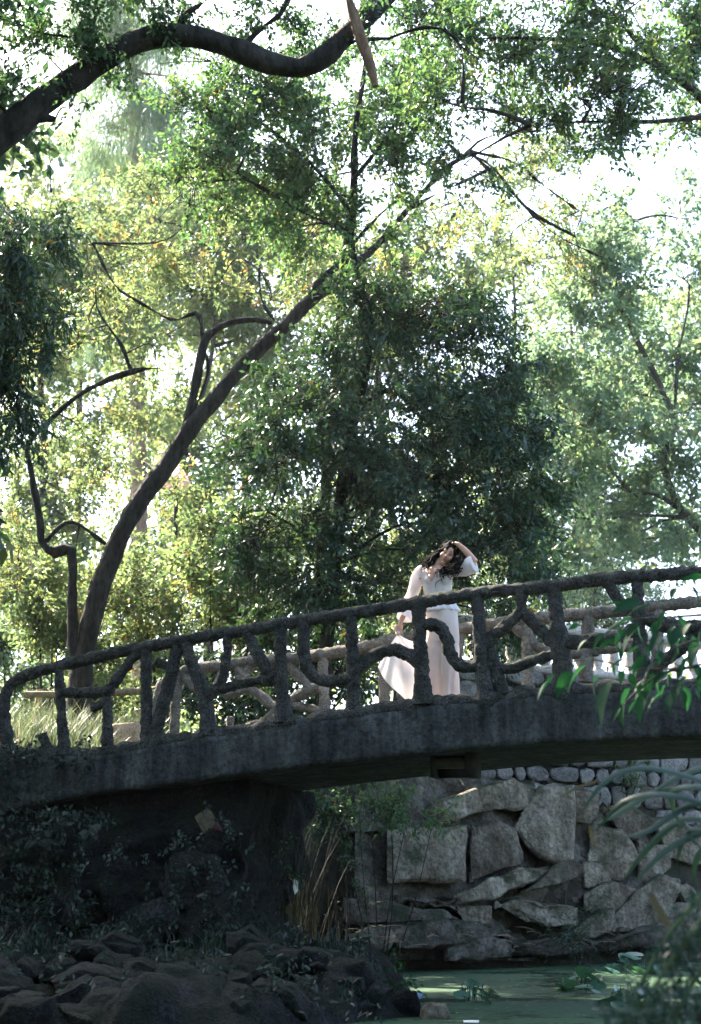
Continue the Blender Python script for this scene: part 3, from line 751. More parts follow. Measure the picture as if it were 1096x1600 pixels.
def crown(mb, tw, clumps, leaf, wid, twl=0.6, per=14, rs=None, droop=0.3, updir=0.4, hang=0.1, spread=0.9, bias=0.0, twig_r=0.006, tip=0.45, upn=0.7):
    """clumps: rows cx cy cz rx ry rz n_twigs. leaves sit along twigs; twigs cluster inside clumps"""
    rs = rs or RS
    for c in clumps:
        C = np.array(c[:3]); Rr = np.array(c[3:6]); n = int(c[6])
        if n < 1: continue
        u = unit(rs.normal(size=(n, 3))); r = rs.rand(n, 1) ** tip
        # sub clusters: pull twigs to a few centres so that gaps open
        nc = max(3, n // 16); cen = unit(rs.normal(size=(nc, 3))) * rs.rand(nc, 1) ** 0.4
        q = cen[rs.randint(0, nc, n)] + u * r * 0.42
        pos = C + q * Rr
        d = unit(unit(q + 1e-6) * 0.7 + rs.normal(size=(n, 3)) * 0.55 + np.array([0, 0, updir - droop]))
        tl = twl * rs.uniform(0.6, 1.3, n)
        end = pos + d * tl[:, None]; end[:, 2] -= tl * droop * 0.4
        m_ = per
        t = (np.arange(m_)[None] + rs.rand(n, m_)) / m_; t = 0.12 + 0.9 * t
        lp = pos[:, None] + (end - pos)[:, None] * t[..., None] + rs.normal(size=(n, m_, 3)) * leaf * 0.35
        ld = unit(d[:, None] * 0.6 + rs.normal(size=(n, m_, 3)) * spread + np.array([0, 0, -hang]))
        ln = unit(rs.normal(size=(n, m_, 3)) * 0.75 + np.array([0, 0, upn]))
        ll = leaf * rs.uniform(0.6, 1.25, (n, m_))
        ww = wid * rs.uniform(0.7, 1.2, (n, m_))
        rn = np.clip(rs.rand(n, 1) * 0.55 + rs.rand(n, m_) * 0.5 + bias, 0, 1)
        add_leaves(mb, lp.reshape(-1, 3), ld.reshape(-1, 3), ln.reshape(-1, 3), ll.ravel(), ww.ravel(), rn.ravel())
        if tw is not None:
            a = pos - d * tl[:, None] * 0.5
            # three-sided twig
            up = np.array([0, 0, 1.0]); s = unit(np.cross(d, up)); b = np.cross(s, d)
            ring = [s, -0.5 * s + 0.87 * b, -0.5 * s - 0.87 * b]
            v = np.stack([a + k_ * twig_r for k_ in ring] + [end + k_ * twig_r * 0.35 for k_ in ring], 1)
            bb = np.arange(n)[:, None] * 6
            f = np.concatenate([bb + np.array([[0, 1, 4, 3]]), bb + np.array([[1, 2, 5, 4]]), bb + np.array([[2, 0, 3, 5]])])
            tw.add(v.reshape(-1, 3), f)

def pxclump(x, y, Y, rx, ry, n, depth=None):
    """ellipsoid clump seen at picture (x, y) with radii in px, at distance Y"""
    p = at(x, y, Y); dep = p.y * cp + (p.z - CAMZ) * sp; k = dep / F
    rx, ry = rx * k, ry * k
    return (p.x, p.y, p.z, rx, depth if depth else (rx + ry) / 2, ry, n)
def limb(mb, pxs, Y, sides=10, rough=0.01, seed=0):
    """trunk or limb through picture points (px, py, width px[, Y])"""
    pts = []; rad = []
    for q in pxs:
        p = at(q[0], q[1], q[3] if len(q) > 3 else Y); dep = p.y * cp + (p.z - CAMZ) * sp
        pts.append(p); rad.append(q[2] / 2 * dep / F)
    ln = sum((pts[k + 1] - pts[k]).length for k in range(len(pts) - 1))
    tube(mb, pts, rad, sides, max(6, int(ln / 0.12)), rough, 5.0, seed)
    return pts
def reach(mb, anchors, clumps, r0=0.035, seed=0, rs=None):
    """a thin branch from the nearest lower anchor to every clump"""
    rs = rs or RS; A = np.array([a[:] for a in anchors])
    for c in clumps:
        C = np.array(c[:3]); d = np.linalg.norm((A - C) * np.array([1, 1, 1.0]), axis=1) + np.where(A[:, 2] > C[2] + 0.1, 1.5, 0)
        a = A[np.argmin(d)]; ln = np.linalg.norm(C - a)
        if ln < 0.25: continue
        side = rs.normal(size=3) * ln * 0.10
        mid = a * 0.55 + C * 0.45 + side + np.array([0, 0, 0.06 * ln]); q3 = a * 0.2 + C * 0.8 + side * 0.5
        r = r0 * min(1.6, 0.5 + ln * 0.3)
        tube(mb, [a, mid, q3, C], [r, r * 0.65, r * 0.42, r * 0.2], 6, 12, r * 0.2, 8, seed)
        for b in range(3):
            e = C + rs.normal(size=3) * np.array(c[3:6]) * 0.75
            tube(mb, [q3, (q3 + e) / 2 + rs.normal(size=3) * ln * 0.04, e], [r * 0.42, r * 0.26, r * 0.1], 5, 7)
def dense(anchor_pts, n=10):
    out = []
    for k in range(len(anchor_pts) - 1):
        for t in np.linspace(0, 1, n): out.append(anchor_pts[k].lerp(anchor_pts[k + 1], t))
    return out
DENS = 1.65
def make_tree(name, label, cat, trunks, clumps, Y, barkm, leafm, leaf, wid, group=None, seed=1, base=None, r0=0.035, crown_kw={}, extra=None, branches=True, rough=0.012, dm=1.0, ytr=None):
    rs = np.random.RandomState(seed)
    root = thing(name, label, cat, base or (0, 0, 0), group)
    anchors = []
    for k, t in enumerate(trunks):
        mb = MB(); pts = limb(mb, t, ytr or Y, 12, rough, seed + k); mb.build('trunk' if k == 0 else 'limb', M[barkm], root, True)
        anchors += dense(pts)
    cl = [pxclump(*c[:2], (c[2] if c[2] is not None else Y), c[3], c[4], c[5] * DENS * dm) for c in clumps]
    ckw = dict(crown_kw); ckw['per'] = int(ckw.get('per', 14) * 1.5)
    mb = MB(); tw = MB(); crown(mb, tw, cl, leaf * 0.84, wid * 0.82, rs=rs, **ckw)
    if branches and anchors: reach(tw, anchors, cl, r0, seed, rs)
    tag(tw.build('branches', M[barkm], root), kind='stuff')
    tag(mb.build('crown', M[leafm], root), kind='stuff')
    return root

# ---- leaning twin-stemmed tree behind the left end of the bridge
YL = 20.0
b0 = at(122, 1130, YL); b0.z = gz(b0.x, YL)
lean = make_tree('leaning_tree', 'tall leaning tree with two dark stems rising behind the left end of the railing', 'tree',
    [[(122, 1150, 42), (128, 1050, 36), (135, 1010, 30), (150, 940, 33), (168, 885, 31), (205, 805, 30), (255, 735, 29), (302, 665, 27), (345, 612, 25), (395, 555, 22), (440, 515, 22), (485, 470, 20), (520, 445, 16), (590, 382, 11), (635, 330, 9), (690, 270, 8), (735, 237, 7)],
     [(124, 1060, 26), (116, 1010, 18), (113, 950, 17), (114, 900, 16), (113, 872, 16), (108, 858, 17), (85, 862, 17), (66, 848, 12), (60, 800, 11), (48, 730, 9), (45, 695, 8), (75, 660, 8), (110, 628, 9), (150, 603, 9), (205, 580, 8), (250, 575, 4)],
     [(290, 676, 17), (298, 640, 14), (308, 590, 14), (318, 540, 13), (330, 520, 13), (360, 505, 11), (400, 500, 9), (425, 505, 6)],
     [(205, 580, 7), (190, 540, 6), (170, 510, 5), (152, 480, 4), (150, 440, 3)], [(318, 535, 7), (308, 490, 5), (270, 500, 5), (215, 470, 5), (180, 445, 4), (145, 380, 3)],
     [(300, 655, 5), (320, 600, 5), (326, 570, 4), (318, 540, 3)], [(485, 470, 14), (500, 440, 12), (540, 400, 8), (552, 330, 6), (556, 250, 5)],
     [(735, 237, 6), (800, 252, 4), (850, 290, 3), (905, 330, 2)], [(735, 237, 6), (790, 290, 4), (860, 360, 3), (935, 400, 2)], [(728, 240, 5), (760, 215, 4), (830, 205, 3)], [(720, 245, 5), (690, 215, 4), (655, 200, 3)],
     [(735, 240, 5), (770, 262, 4), (830, 330, 3), (900, 370, 2)], [(640, 325, 6), (690, 300, 4), (770, 262, 3)],
     [(68, 850, 6), (110, 815, 4), (165, 850, 4)], [(118, 866, 3), (124, 820, 3)], [(440, 515, 6), (410, 470, 4), (405, 420, 3)]],
    [(380, 400, 21.6, 110, 70, 44), (300, 330, 21.8, 90, 60, 34), (440, 330, 21.4, 90, 60, 30), (220, 400, 21.6, 90, 60, 34), (140, 420, 21.2, 70, 60, 30), (330, 460, 21.8, 90, 40, 26), (180, 520, 21.4, 80, 50, 22), (100, 560, 21.2, 60, 40, 14), (250, 600, 21.6, 70, 50, 16),
     (160, 700, 21.4, 80, 50, 22), (60, 760, 21.0, 60, 60, 20), (90, 660, 21.0, 50, 40, 8), (420, 470, 21.4, 70, 40, 16), (500, 400, 21.2, 60, 60, 20), (230, 760, 21.6, 60, 50, 14), (30, 880, 21.0, 50, 60, 18),
     (840, 300, 20.8, 110, 50, 46), (900, 250, 20.8, 80, 50, 30), (800, 390, 21.0, 70, 40, 14), (900, 370, 20.8, 60, 40, 22), (660, 310, 21.0, 60, 60, 16), (640, 420, 21.1, 60, 40, 16), (770, 190, 20.8, 80, 40, 24)],
    YL + 1.3, 'bark', 'leaf_yg', 0.105, 0.05, ytr=YL, r0=0.016, rough=0.018, seed=21, base=b0, crown_kw=dict(twl=0.55, per=15, droop=0.35, hang=0.25, bias=0.05))

# ---- the dark evergreen in the middle
YC = 18.4
b0 = at(505, 1100, YC); b0.z = gz(b0.x, YC)
CK = [(560, 470, 60, 40), (640, 490, 90, 50), (525, 575, 60, 45), (600, 560, 110, 50), (720, 530, 80, 50), (770, 590, 60, 40), (470, 640, 90, 60), (590, 650, 110, 60), (710, 650, 100, 60), (800, 680, 60, 45), (440, 720, 70, 50), (550, 740, 100, 50), (680, 740, 110, 55),
      (790, 740, 70, 45), (470, 810, 80, 50), (600, 820, 60, 40), (730, 800, 90, 50), (810, 820, 55, 55), (780, 880, 70, 45), (500, 890, 80, 50), (440, 930, 60, 40), (560, 930, 60, 35), (850, 900, 40, 30), (790, 950, 60, 45), (700, 860, 60, 45), (400, 850, 40, 50), (620, 440, 70, 35), (700, 450, 60, 30)]
make_tree('evergreen_tree', 'dark dense evergreen tree with a broad low crown standing behind the woman', 'tree',
    [[(503, 1120, 26), (510, 1010, 22), (522, 900, 19), (535, 760, 20), (545, 690, 20), (560, 620, 19), (572, 560, 17), (578, 500, 14), (562, 440, 12), (550, 380, 11), (555, 320, 9), (552, 250, 7), (556, 180, 5)],
     [(575, 545, 9), (610, 520, 7), (660, 508, 5), (700, 500, 3)], [(556, 640, 9), (610, 610, 7), (660, 640, 5), (760, 660, 3)], [(540, 730, 9), (600, 700, 6), (700, 690, 4)], [(513, 1000, 12), (503, 940, 9), (495, 880, 6)],
     [(552, 380, 6), (600, 330, 4), (640, 300, 3)], [(552, 330, 6), (500, 280, 4), (440, 250, 3)], [(525, 880, 8), (470, 830, 5), (420, 800, 3)]],
    [(x, y, YC - 0.3 + RS.uniform(-.6, .5), rx, ry, int(rx * ry / 62)) for x, y, rx, ry in CK],
    YC, 'bark', 'leaf_dk', 0.125, 0.050, r0=0.022, dm=0.88, seed=33, base=b0, crown_kw=dict(twl=0.5, per=16, droop=0.5, hang=0.45, upn=0.5))

# ---- upper green crown (tree whose stem climbs behind the evergreen)
YU = 17.2
b0 = at(470, 1120, YU + 2.4); b0.z = gz(b0.x, b0.y)
UK = [(340, 120, 90, 50), (300, 190, 60, 60), (420, 160, 80, 50), (380, 240, 90, 50), (480, 230, 80, 60), (560, 170, 70, 60), (440, 300, 80, 40), (520, 300, 60, 50), (330, 280, 60, 40), (590, 260, 50, 60), (620, 160, 70, 60), (560, 370, 50, 40), (480, 350, 60, 30), (600, 90, 80, 50), (320, 90, 60, 30), (450, 80, 70, 40), (290, 300, 40, 30)]
make_tree('broadleaf_tree', 'green broadleaf tree with its crown filling the upper middle of the view', 'tree',
    [[(496, 1120, 22, 19.6), (500, 900, 18, 19.5), (515, 700, 17, 19.2), (530, 520, 15, 18.6), (540, 400, 13, 18), (553, 300, 12, 17.4), (556, 200, 9, 17.2), (570, 110, 6, 17.2), (580, 20, 4, 17)],
     [(548, 330, 8), (490, 260, 5), (420, 200, 4), (340, 150, 3)], [(553, 280, 7), (600, 220, 5), (640, 150, 4)], [(545, 360, 6), (470, 330, 4), (370, 270, 3)]],
    [(x, y, YU + RS.uniform(-.6, .6), rx, ry, int(rx * ry / 80)) for x, y, rx, ry in UK],
    YU, 'bark', 'leaf_gr', 0.105, 0.055, seed=44, base=b0, crown_kw=dict(twl=0.5, per=16, droop=0.35, hang=0.25))

# ---- tree whose crown fills the upper right
YR = 15.5
b0 = Vector((7.5, 17.5, gz(7.5, 17.5)))
RKc = [(700, 60, 80, 50), (780, 110, 80, 60), (860, 60, 80, 50), (940, 60, 70, 50), (1020, 50, 70, 60), (1080, 110, 50, 70), (900, 150, 70, 50), (980, 140, 60, 50), (700, 160, 60, 50), (1060, 200, 40, 40), (820, 200, 60, 30), (760, 20, 80, 40), (900, 10, 90, 30), (1000, 0, 90, 30), (650, 40, 60, 40), (950, 220, 50, 25), (720, 250, 50, 30)]
make_tree('broadleaf_tree', 'broadleaf tree with glossy leaves whose crown hangs into the upper right against white sky', 'tree',
    [[(1330, 1100, 40, 17.5), (1310, 800, 34, 17.3), (1270, 500, 30, 17), (1200, 300, 24, 16.5), (1120, 180, 16, 16), (1040, 110, 11, 15.6), (940, 70, 8, 15.5), (840, 60, 5, 15.5), (740, 60, 3, 15.5)],
     [(1120, 180, 10, 16), (1020, 190, 6, 15.6), (920, 190, 4, 15.5), (830, 195, 2.5, 15.5)], [(1040, 110, 8, 15.6), (960, 30, 5, 15.5), (880, -20, 3, 15.5)]],
    [(x, y, YR + RS.uniform(-.6, .8), rx, ry, int(rx * ry / 72)) for x, y, rx, ry in RKc],
    YR, 'bark', 'leaf_gr', 0.105, 0.052, seed=55, base=b0, crown_kw=dict(twl=0.45, per=13, droop=0.35, hang=0.3))

# ---- pale tree on the right
YP = 28.0
b0 = at(1090, 1000, YP); b0.z = gz(b0.x, YP)
PK = [(900, 420, 60, 50), (960, 470, 80, 60), (1060, 430, 60, 60), (880, 520, 70, 50), (980, 570, 90, 60), (1070, 560, 60, 60), (900, 620, 80, 60), (1010, 680, 90, 50), (880, 720, 70, 50), (960, 760, 90, 45), (1070, 730, 60, 50), (900, 810, 60, 40), (1000, 830, 80, 35), (1080, 640, 50, 60), (860, 600, 50, 60), (1080, 340, 40, 40), (950, 400, 60, 30), (870, 460, 40, 40), (1000, 350, 50, 30), (930, 330, 50, 30), (1080, 820, 40, 40)]
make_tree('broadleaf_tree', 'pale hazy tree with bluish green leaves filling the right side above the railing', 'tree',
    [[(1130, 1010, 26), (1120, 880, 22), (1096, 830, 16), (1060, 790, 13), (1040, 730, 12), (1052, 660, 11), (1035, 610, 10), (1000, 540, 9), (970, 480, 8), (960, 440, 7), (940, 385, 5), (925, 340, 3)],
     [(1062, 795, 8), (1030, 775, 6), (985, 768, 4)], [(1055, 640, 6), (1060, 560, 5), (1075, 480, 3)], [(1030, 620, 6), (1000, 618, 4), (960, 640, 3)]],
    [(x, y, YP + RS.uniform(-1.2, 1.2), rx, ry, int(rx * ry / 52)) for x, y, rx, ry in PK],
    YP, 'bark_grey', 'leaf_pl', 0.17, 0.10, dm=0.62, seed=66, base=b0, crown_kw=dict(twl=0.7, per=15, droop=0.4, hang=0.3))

# ---- dark drooping tree cut by the left edge
YD = 13.5
b0 = Vector((-5.6, 13.8, gz(-5.6, 13.8)))
DKc = [(20, 400, 50, 40), (50, 450, 50, 40), (0, 480, 60, 50), (40, 540, 50, 50), (0, 600, 50, 50), (30, 370, 60, 30), (-30, 540, 60, 70), (-30, 420, 60, 60), (-20, 660, 30, 30), (60, 500, 40, 30)]
make_tree('willow_leaved_tree', 'dark tree with narrow drooping leaves hanging in from the left edge', 'tree',
    [[(-400, 1180, 60, 13.8), (-390, 900, 52, 13.8), (-360, 600, 44, 13.7), (-300, 430, 30, 13.6), (-180, 350, 18, 13.5), (-60, 340, 9, 13.5), (30, 370, 4, 13.5)], [(-300, 430, 20, 13.6), (-160, 440, 10, 13.5), (-40, 480, 5, 13.5)]],
    [(x, y, YD + RS.uniform(-.4, .4), rx, ry, int(rx * ry / 62)) for x, y, rx, ry in DKc],
    YD, 'bark', 'leaf_dk', 0.125, 0.034, dm=0.62, seed=77, base=b0, crown_kw=dict(twl=0.4, per=18, droop=0.55, hang=0.7, spread=0.75, upn=0.4))

# ---- near tree: its long dark limb arches across the top
YO = 9.5
b0 = Vector((-4.6, 8.6, gz(-4.6, 8.6)))
OK_ = [(60, 60, 9.3, 70, 40, 26), (20, 130, 9.3, 40, 50, 16), (120, 30, 9.4, 60, 30, 20), (220, 20, 9.5, 60, 40, 22), (200, 90, 9.6, 50, 30, 12), (300, 20, 9.5, 70, 30, 20), (400, 30, 9.6, 60, 35, 22), (460, 60, 9.6, 50, 30, 12), (540, 20, 9.6, 60, 30, 18), (130, 175, 9.3, 20, 25, 3), (10, 20, 9.2, 50, 40, 16), (640, 30, 9.8, 60, 30, 12), (380, 70, 9.6, 40, 20, 8), (90, 90, 9.3, 50, 30, 10), (30, -60, 9.3, 90, 50, 30), (200, -60, 9.4, 120, 40, 30), (380, -60, 9.5, 120, 40, 30), (-60, -160, 9.0, 160, 80, 50), (200, -200, 9.5, 200, 80, 60), (500, -150, 9.8, 200, 80, 60), (-150, 60, 9.2, 100, 100, 40), (-260, -200, 8.0, 200, 120, 60), (100, -330, 8.0, 250, 100, 70)]
near_tree = make_tree('overhanging_tree', 'near tree with one thick dark limb arching over the top of the view', 'tree',
    [[(-420, 1700, 130, 8.6), (-430, 1300, 110, 8.6), (-400, 900, 100, 8.7), (-320, 560, 90, 8.9), (-180, 370, 70, 9.2), (-60, 262, 52, 9.4), (0, 214, 48, 9.5), (60, 165, 44, 9.5), (140, 108, 40, 9.5), (205, 68, 38, 9.5), (265, 54, 33, 9.5), (320, 60, 36, 9.5), (370, 78, 38, 9.5), (420, 99, 36, 9.5), (470, 106, 30, 9.5), (510, 85, 32, 9.5), (540, 55, 32, 9.5), (580, 18, 30, 9.6), (640, -40, 26, 9.7), (760, -140, 20, 9.9)],
     [(143, 80, 9), (140, 60, 8), (148, 30, 7), (168, -5, 6)], [(60, 186, 12), (74, 184, 10), (86, 187, 9)], [(280, 42, 7), (290, 22, 5), (318, 5, 4), (330, -10, 3)], [(380, 75, 12), (408, 45, 10), (440, 20, 9), (458, -20, 8)],
     [(505, 92, 9), (560, 62, 9), (600, 62, 9), (640, 48, 8), (680, 42, 8), (715, 62, 6), (725, 110, 4), (722, 160, 3)], [(695, 44, 5), (730, 80, 4), (780, 110, 2)], [(74, 190, 2.5), (78, 240, 2), (80, 300, 1.5)], [(118, 150, 3), (122, 120, 3)]],
    OK_, YO, 'bark', 'leaf_gr', 0.062, 0.034, seed=88, base=b0, r0=0.014, crown_kw=dict(twl=0.22, per=12, droop=0.45, hang=0.5, twig_r=0.003, bias=-0.1), rough=0.02)
mb = MB(); limb(mb, [(543, -10, 9), (552, 20, 17), (565, 62, 17), (578, 100, 15), (587, 135, 9)], 9.35, 10, 0.008, 3)
mb.build('broken_stub', M['bark_brown'], near_tree, True)

# ---- dense unseen tree, added beyond the left edge to keep sun off the shore
b0 = Vector((-8.6, 17.2, gz(-8.6, 17.2))); root = thing('broadleaf_tree', 'unseen dense tree added behind the bridge end to shade the shore', 'tree', b0)
mb = MB(); tube(mb, [b0 - Vector((0, 0, .2)), b0 + Vector((.1, 0, 2.5)), b0 + Vector((-.2, .2, 8))], [.26, .2, .05], 10, 20, .02); mb.build('trunk', M['bark'], root, True)
mb = MB(); rs = np.random.RandomState(91)
crown(mb, None, [(x, 16.8 + rs.uniform(-.8, 1.0), z, 1.25, 1.1, 1.1, 60) for x in (-6.3, -7.8, -9.3, -10.8) for z in (5.2, 6.8, 8.4, 10.0)] + [(x, y, z, 1.25, 1.1, 1.1, 60) for x, y in ((-6.7, 19.2), (-8.2, 19.8), (-9.8, 20.2)) for z in (10.2, 11.8, 13.4)] + [(x, y, z, 1.25, 1.1, 1.1, 60) for x, y in ((-7.6, 20.8), (-9.0, 21.2)) for z in (12.0, 13.8, 15.4)], .26, .15, twl=.8, per=12, rs=rs)
tag(mb.build('crown', M['leaf_dk'], root), kind='stuff')
# ------------------------------------------------------------------ trees farther back
def back_tree(label, base_px, trunk_px, clumps, Y, leafm, leaf, wid, seed, name='broadleaf_tree', barkm='bark_grey', dens=60, **kw):
    b = at(base_px, 1000, Y); b.z = gz(b.x, Y)
    pb = topx(np.array(b[:])[None]); t = [(float(pb[0][0]), float(pb[1][0]), trunk_px[0][2] * 1.2)] + trunk_px
    k = dict(twl=leaf * 4.5, per=14, droop=0.35, hang=0.25); k.update(kw)
    return make_tree(name, label, 'tree' if 'tree' in name or name == 'conifer' else 'shrub', [t], [(x, y, Y + RS.uniform(-1.5, 1.5), rx, ry, int(rx * ry / dens)) for x, y, rx, ry in clumps], Y, barkm, leafm, leaf, wid,
                     seed=seed, base=b, crown_kw=k, r0=0.05)
back_tree('sunlit yellow-green tree far back behind the two stems of the leaning tree', 60, [(60, 900, 16), (70, 700, 12), (60, 520, 8), (80, 380, 4)],
          [(30, 420, 90, 60), (110, 370, 90, 60), (20, 560, 80, 70), (130, 500, 80, 60), (60, 690, 60, 40), (150, 640, 70, 50), (20, 800, 90, 60), (140, 780, 90, 60), (70, 340, 80, 40), (0, 320, 60, 40), (60, 880, 100, 50), (180, 880, 80, 50)], 36, 'leaf_yg', 0.22, 0.12, 101, dens=78)
back_tree('bright sunlit tree far back between the leaning trunk and the dark evergreen', 330, [(325, 900, 16), (300, 780, 12), (285, 730, 10), (330, 560, 7), (340, 400, 4)],
          [(240, 340, 80, 60), (330, 300, 90, 60), (420, 340, 80, 60), (280, 430, 90, 60), (390, 430, 90, 60), (230, 520, 70, 50), (360, 540, 90, 60), (250, 640, 40, 40), (350, 660, 90, 50), (420, 760, 80, 60), (350, 840, 90, 60), (250, 850, 70, 60), (450, 560, 70, 60), (470, 330, 70, 60), (300, 760, 60, 50)], 40, 'leaf_yg', 0.24, 0.13, 102, dens=72)
back_tree('tall sunlit tree far back, seen through the top of the evergreen', 620, [(620, 900, 14), (600, 700, 12), (590, 520, 8), (600, 380, 4)],
          [(540, 400, 80, 70), (620, 360, 70, 60), (700, 380, 70, 50), (580, 500, 90, 70), (690, 480, 80, 50), (520, 600, 90, 60), (620, 620, 90, 60), (560, 740, 90, 60), (660, 760, 80, 60), (540, 860, 90, 60), (640, 880, 80, 50), (730, 620, 70, 60), (740, 300, 50, 40)], 44, 'leaf_yg', 0.26, 0.14, 103, dens=85)
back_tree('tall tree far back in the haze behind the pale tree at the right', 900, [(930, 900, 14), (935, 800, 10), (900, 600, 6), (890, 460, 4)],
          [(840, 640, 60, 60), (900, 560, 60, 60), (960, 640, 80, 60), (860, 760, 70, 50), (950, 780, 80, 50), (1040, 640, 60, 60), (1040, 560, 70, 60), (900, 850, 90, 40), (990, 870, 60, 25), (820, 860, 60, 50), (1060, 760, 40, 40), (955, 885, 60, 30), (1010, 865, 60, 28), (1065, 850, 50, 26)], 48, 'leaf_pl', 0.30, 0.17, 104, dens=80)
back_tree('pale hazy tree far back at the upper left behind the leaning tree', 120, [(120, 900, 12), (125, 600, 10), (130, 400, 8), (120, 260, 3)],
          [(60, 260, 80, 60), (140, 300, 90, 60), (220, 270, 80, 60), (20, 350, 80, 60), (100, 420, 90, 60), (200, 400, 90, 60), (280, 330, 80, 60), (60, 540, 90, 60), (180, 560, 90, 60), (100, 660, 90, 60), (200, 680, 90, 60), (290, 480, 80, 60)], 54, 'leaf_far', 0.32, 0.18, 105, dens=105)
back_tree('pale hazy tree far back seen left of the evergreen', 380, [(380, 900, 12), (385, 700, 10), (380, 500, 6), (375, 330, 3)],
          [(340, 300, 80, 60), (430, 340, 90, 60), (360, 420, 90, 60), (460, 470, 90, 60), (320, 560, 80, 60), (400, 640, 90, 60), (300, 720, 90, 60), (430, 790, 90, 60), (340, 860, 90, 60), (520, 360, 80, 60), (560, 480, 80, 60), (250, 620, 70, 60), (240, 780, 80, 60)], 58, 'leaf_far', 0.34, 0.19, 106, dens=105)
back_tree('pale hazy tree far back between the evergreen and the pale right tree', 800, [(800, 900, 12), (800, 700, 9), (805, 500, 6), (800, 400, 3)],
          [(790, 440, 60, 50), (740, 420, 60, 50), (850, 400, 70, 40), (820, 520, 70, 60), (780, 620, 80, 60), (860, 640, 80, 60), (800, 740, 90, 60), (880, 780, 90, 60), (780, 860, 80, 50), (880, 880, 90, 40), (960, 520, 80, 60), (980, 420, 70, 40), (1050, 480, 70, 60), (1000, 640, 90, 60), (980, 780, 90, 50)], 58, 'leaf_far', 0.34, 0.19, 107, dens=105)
# pale conifer at the upper left
b = at(215, 1000, 46); b.z = gz(b.x, 46)
con = thing('conifer', 'pale hazy conifer with pinkish trunk at the upper left under the arching limb', 'tree', b)
mb = MB(); tk = limb(mb, [(222, 1120, 34), (216, 700, 26), (212, 300, 20), (208, 150, 14), (204, 40, 9), (200, -120, 4)], 46, 10, 0.05, 5); mb.build('trunk', M['bark_red'], con, True)
mb = MB(); tw = MB(); rs = np.random.RandomState(9)
for k in range(46):
    y0 = rs.uniform(-60, 470); az = rs.rand() * 6.28; ln = rs.uniform(1.5, 4.6) * (0.7 + 0.0006 * y0)
    a = at(209, y0, 46); e = a + Vector((math.cos(az) * ln, math.sin(az) * ln, -rs.uniform(.2, 2.2))); mid = (a + e) / 2 + Vector((0, 0, rs.uniform(.1, .7)))
    tube(tw, [a, mid, e], [0.06, 0.035, 0.01], 5, 10)
    S = spline([a[:], mid[:], e[:]], 12)
    for q in S[3:]:
        if rs.rand() < 0.8: crown(mb, None, [(q[0], q[1], q[2] - 0.45, 0.7, 0.7, 0.7, 9)], 0.34, 0.03, twl=0.8, per=18, rs=rs, droop=1.3, hang=1.5, spread=0.4, upn=0.2)
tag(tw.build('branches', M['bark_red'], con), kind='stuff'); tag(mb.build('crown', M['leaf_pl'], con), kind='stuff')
# far wood: one pale mass beyond the park trees
mb = MB(); rs = np.random.RandomState(12); tw = MB()
cs = []
for k in range(34):
    x = rs.uniform(-38, 26); Yf = rs.uniform(64, 84); top = 16 + 7 * math.sin(x * .31 + 1) + rs.uniform(-3, 3)
    if x > 10: top *= max(.42, 1 - (x - 10) * .06)
    for q in range(5):
        zc = top * (0.12 + 0.2 * q); cs.append((x + rs.normal() * 1.2, Yf, zc, 3.4, 3.0, top * .15, 34))
    tube(tw, [(x, Yf, 0), (x + .4, Yf, top * .9)], [.3, .08], 6, 6)
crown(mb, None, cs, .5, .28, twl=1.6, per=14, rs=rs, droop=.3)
far = tag(mb.build('far_wood', M['leaf_far']), kind='stuff')
# unseen trees added on the photographer's side to shade bridge and pond
for k, (x, y, h) in enumerate([(-9, -1, 11), (-3.5, -8, 12), (6.5, -9, 12), (9.5, 0.5, 11), (-10, 7, 12), (-6.5, 0.5, 15), (-7.2, 9.8, 15)]):
    b = Vector((x, y, gz(x, y))); root = thing('added_shade_tree', ['unseen leafy tree added for shade left of the photographer', 'unseen leafy tree added for shade behind the photographer to the left', 'unseen leafy tree added for shade behind the photographer to the right', 'unseen leafy tree added for shade right of the photographer', 'unseen leafy tree added for shade beyond the left edge near the shore', 'unseen tall tree added for shade just left of the photographer', 'unseen tall tree with a high crown added to shade the left shore'][k], 'tree', b, 'unseen shade trees added on the photographer side of the pond')
    mb = MB(); tube(mb, [b - Vector((0, 0, .2)), b + Vector((.2, .1, 3)), b + Vector((0, .3, h * .8))], [.3, .22, .06], 10, 20, .02); mb.build('trunk', M['bark'], root, True)
    mb = MB(); rs = np.random.RandomState(700 + k)
    cs = [(x + 3.2 * math.cos(a), y + 3.2 * math.sin(a), b.z + zc + (8 if y > 9 else 0), 2.6, 2.6, 1.9, 46) for a in np.arange(6) * 1.047 for zc in ((2.6, 5.2, 7.8) if y < 9 else (2.6, 5.2))] + [(x, y, b.z + h * .85, 3, 3, 2, 60)]
    crown(mb, None, cs, .34, .2, twl=1.0, per=12, rs=rs); tag(mb.build('crown', M['leaf_gr'], root), kind='stuff')
# bushes added out of view on the near left shore to shade the boulders
for k, (x, y) in enumerate([(-4.3, 9.2), (-3.6, 6.8)]):
    b = Vector((x, y, gz(x, y))); root = thing('shrub', ['unseen tall bush added on the near left shore for shade', 'unseen bush added for shade on the near left shore closest to the photographer'][k], 'shrub', b)
    mb = MB(); tw = MB(); rs = np.random.RandomState(760 + k)
    crown(mb, tw, [(x, y, b.z + 1.1, 1.1, 1.3, 1.1, 160), (x - .3, y, b.z + 2.4, 1.1, 1.2, .9, 120)], .15, .08, twl=.6, per=13, rs=rs)
    tube(tw, [b - Vector((0, 0, .2)), b + Vector((0, 0, 2))], [.06, .02], 6, 6); tag(tw.build('stems', M['bark'], root), kind='stuff'); tag(mb.build('foliage', M['leaf_dk'], root), kind='stuff')


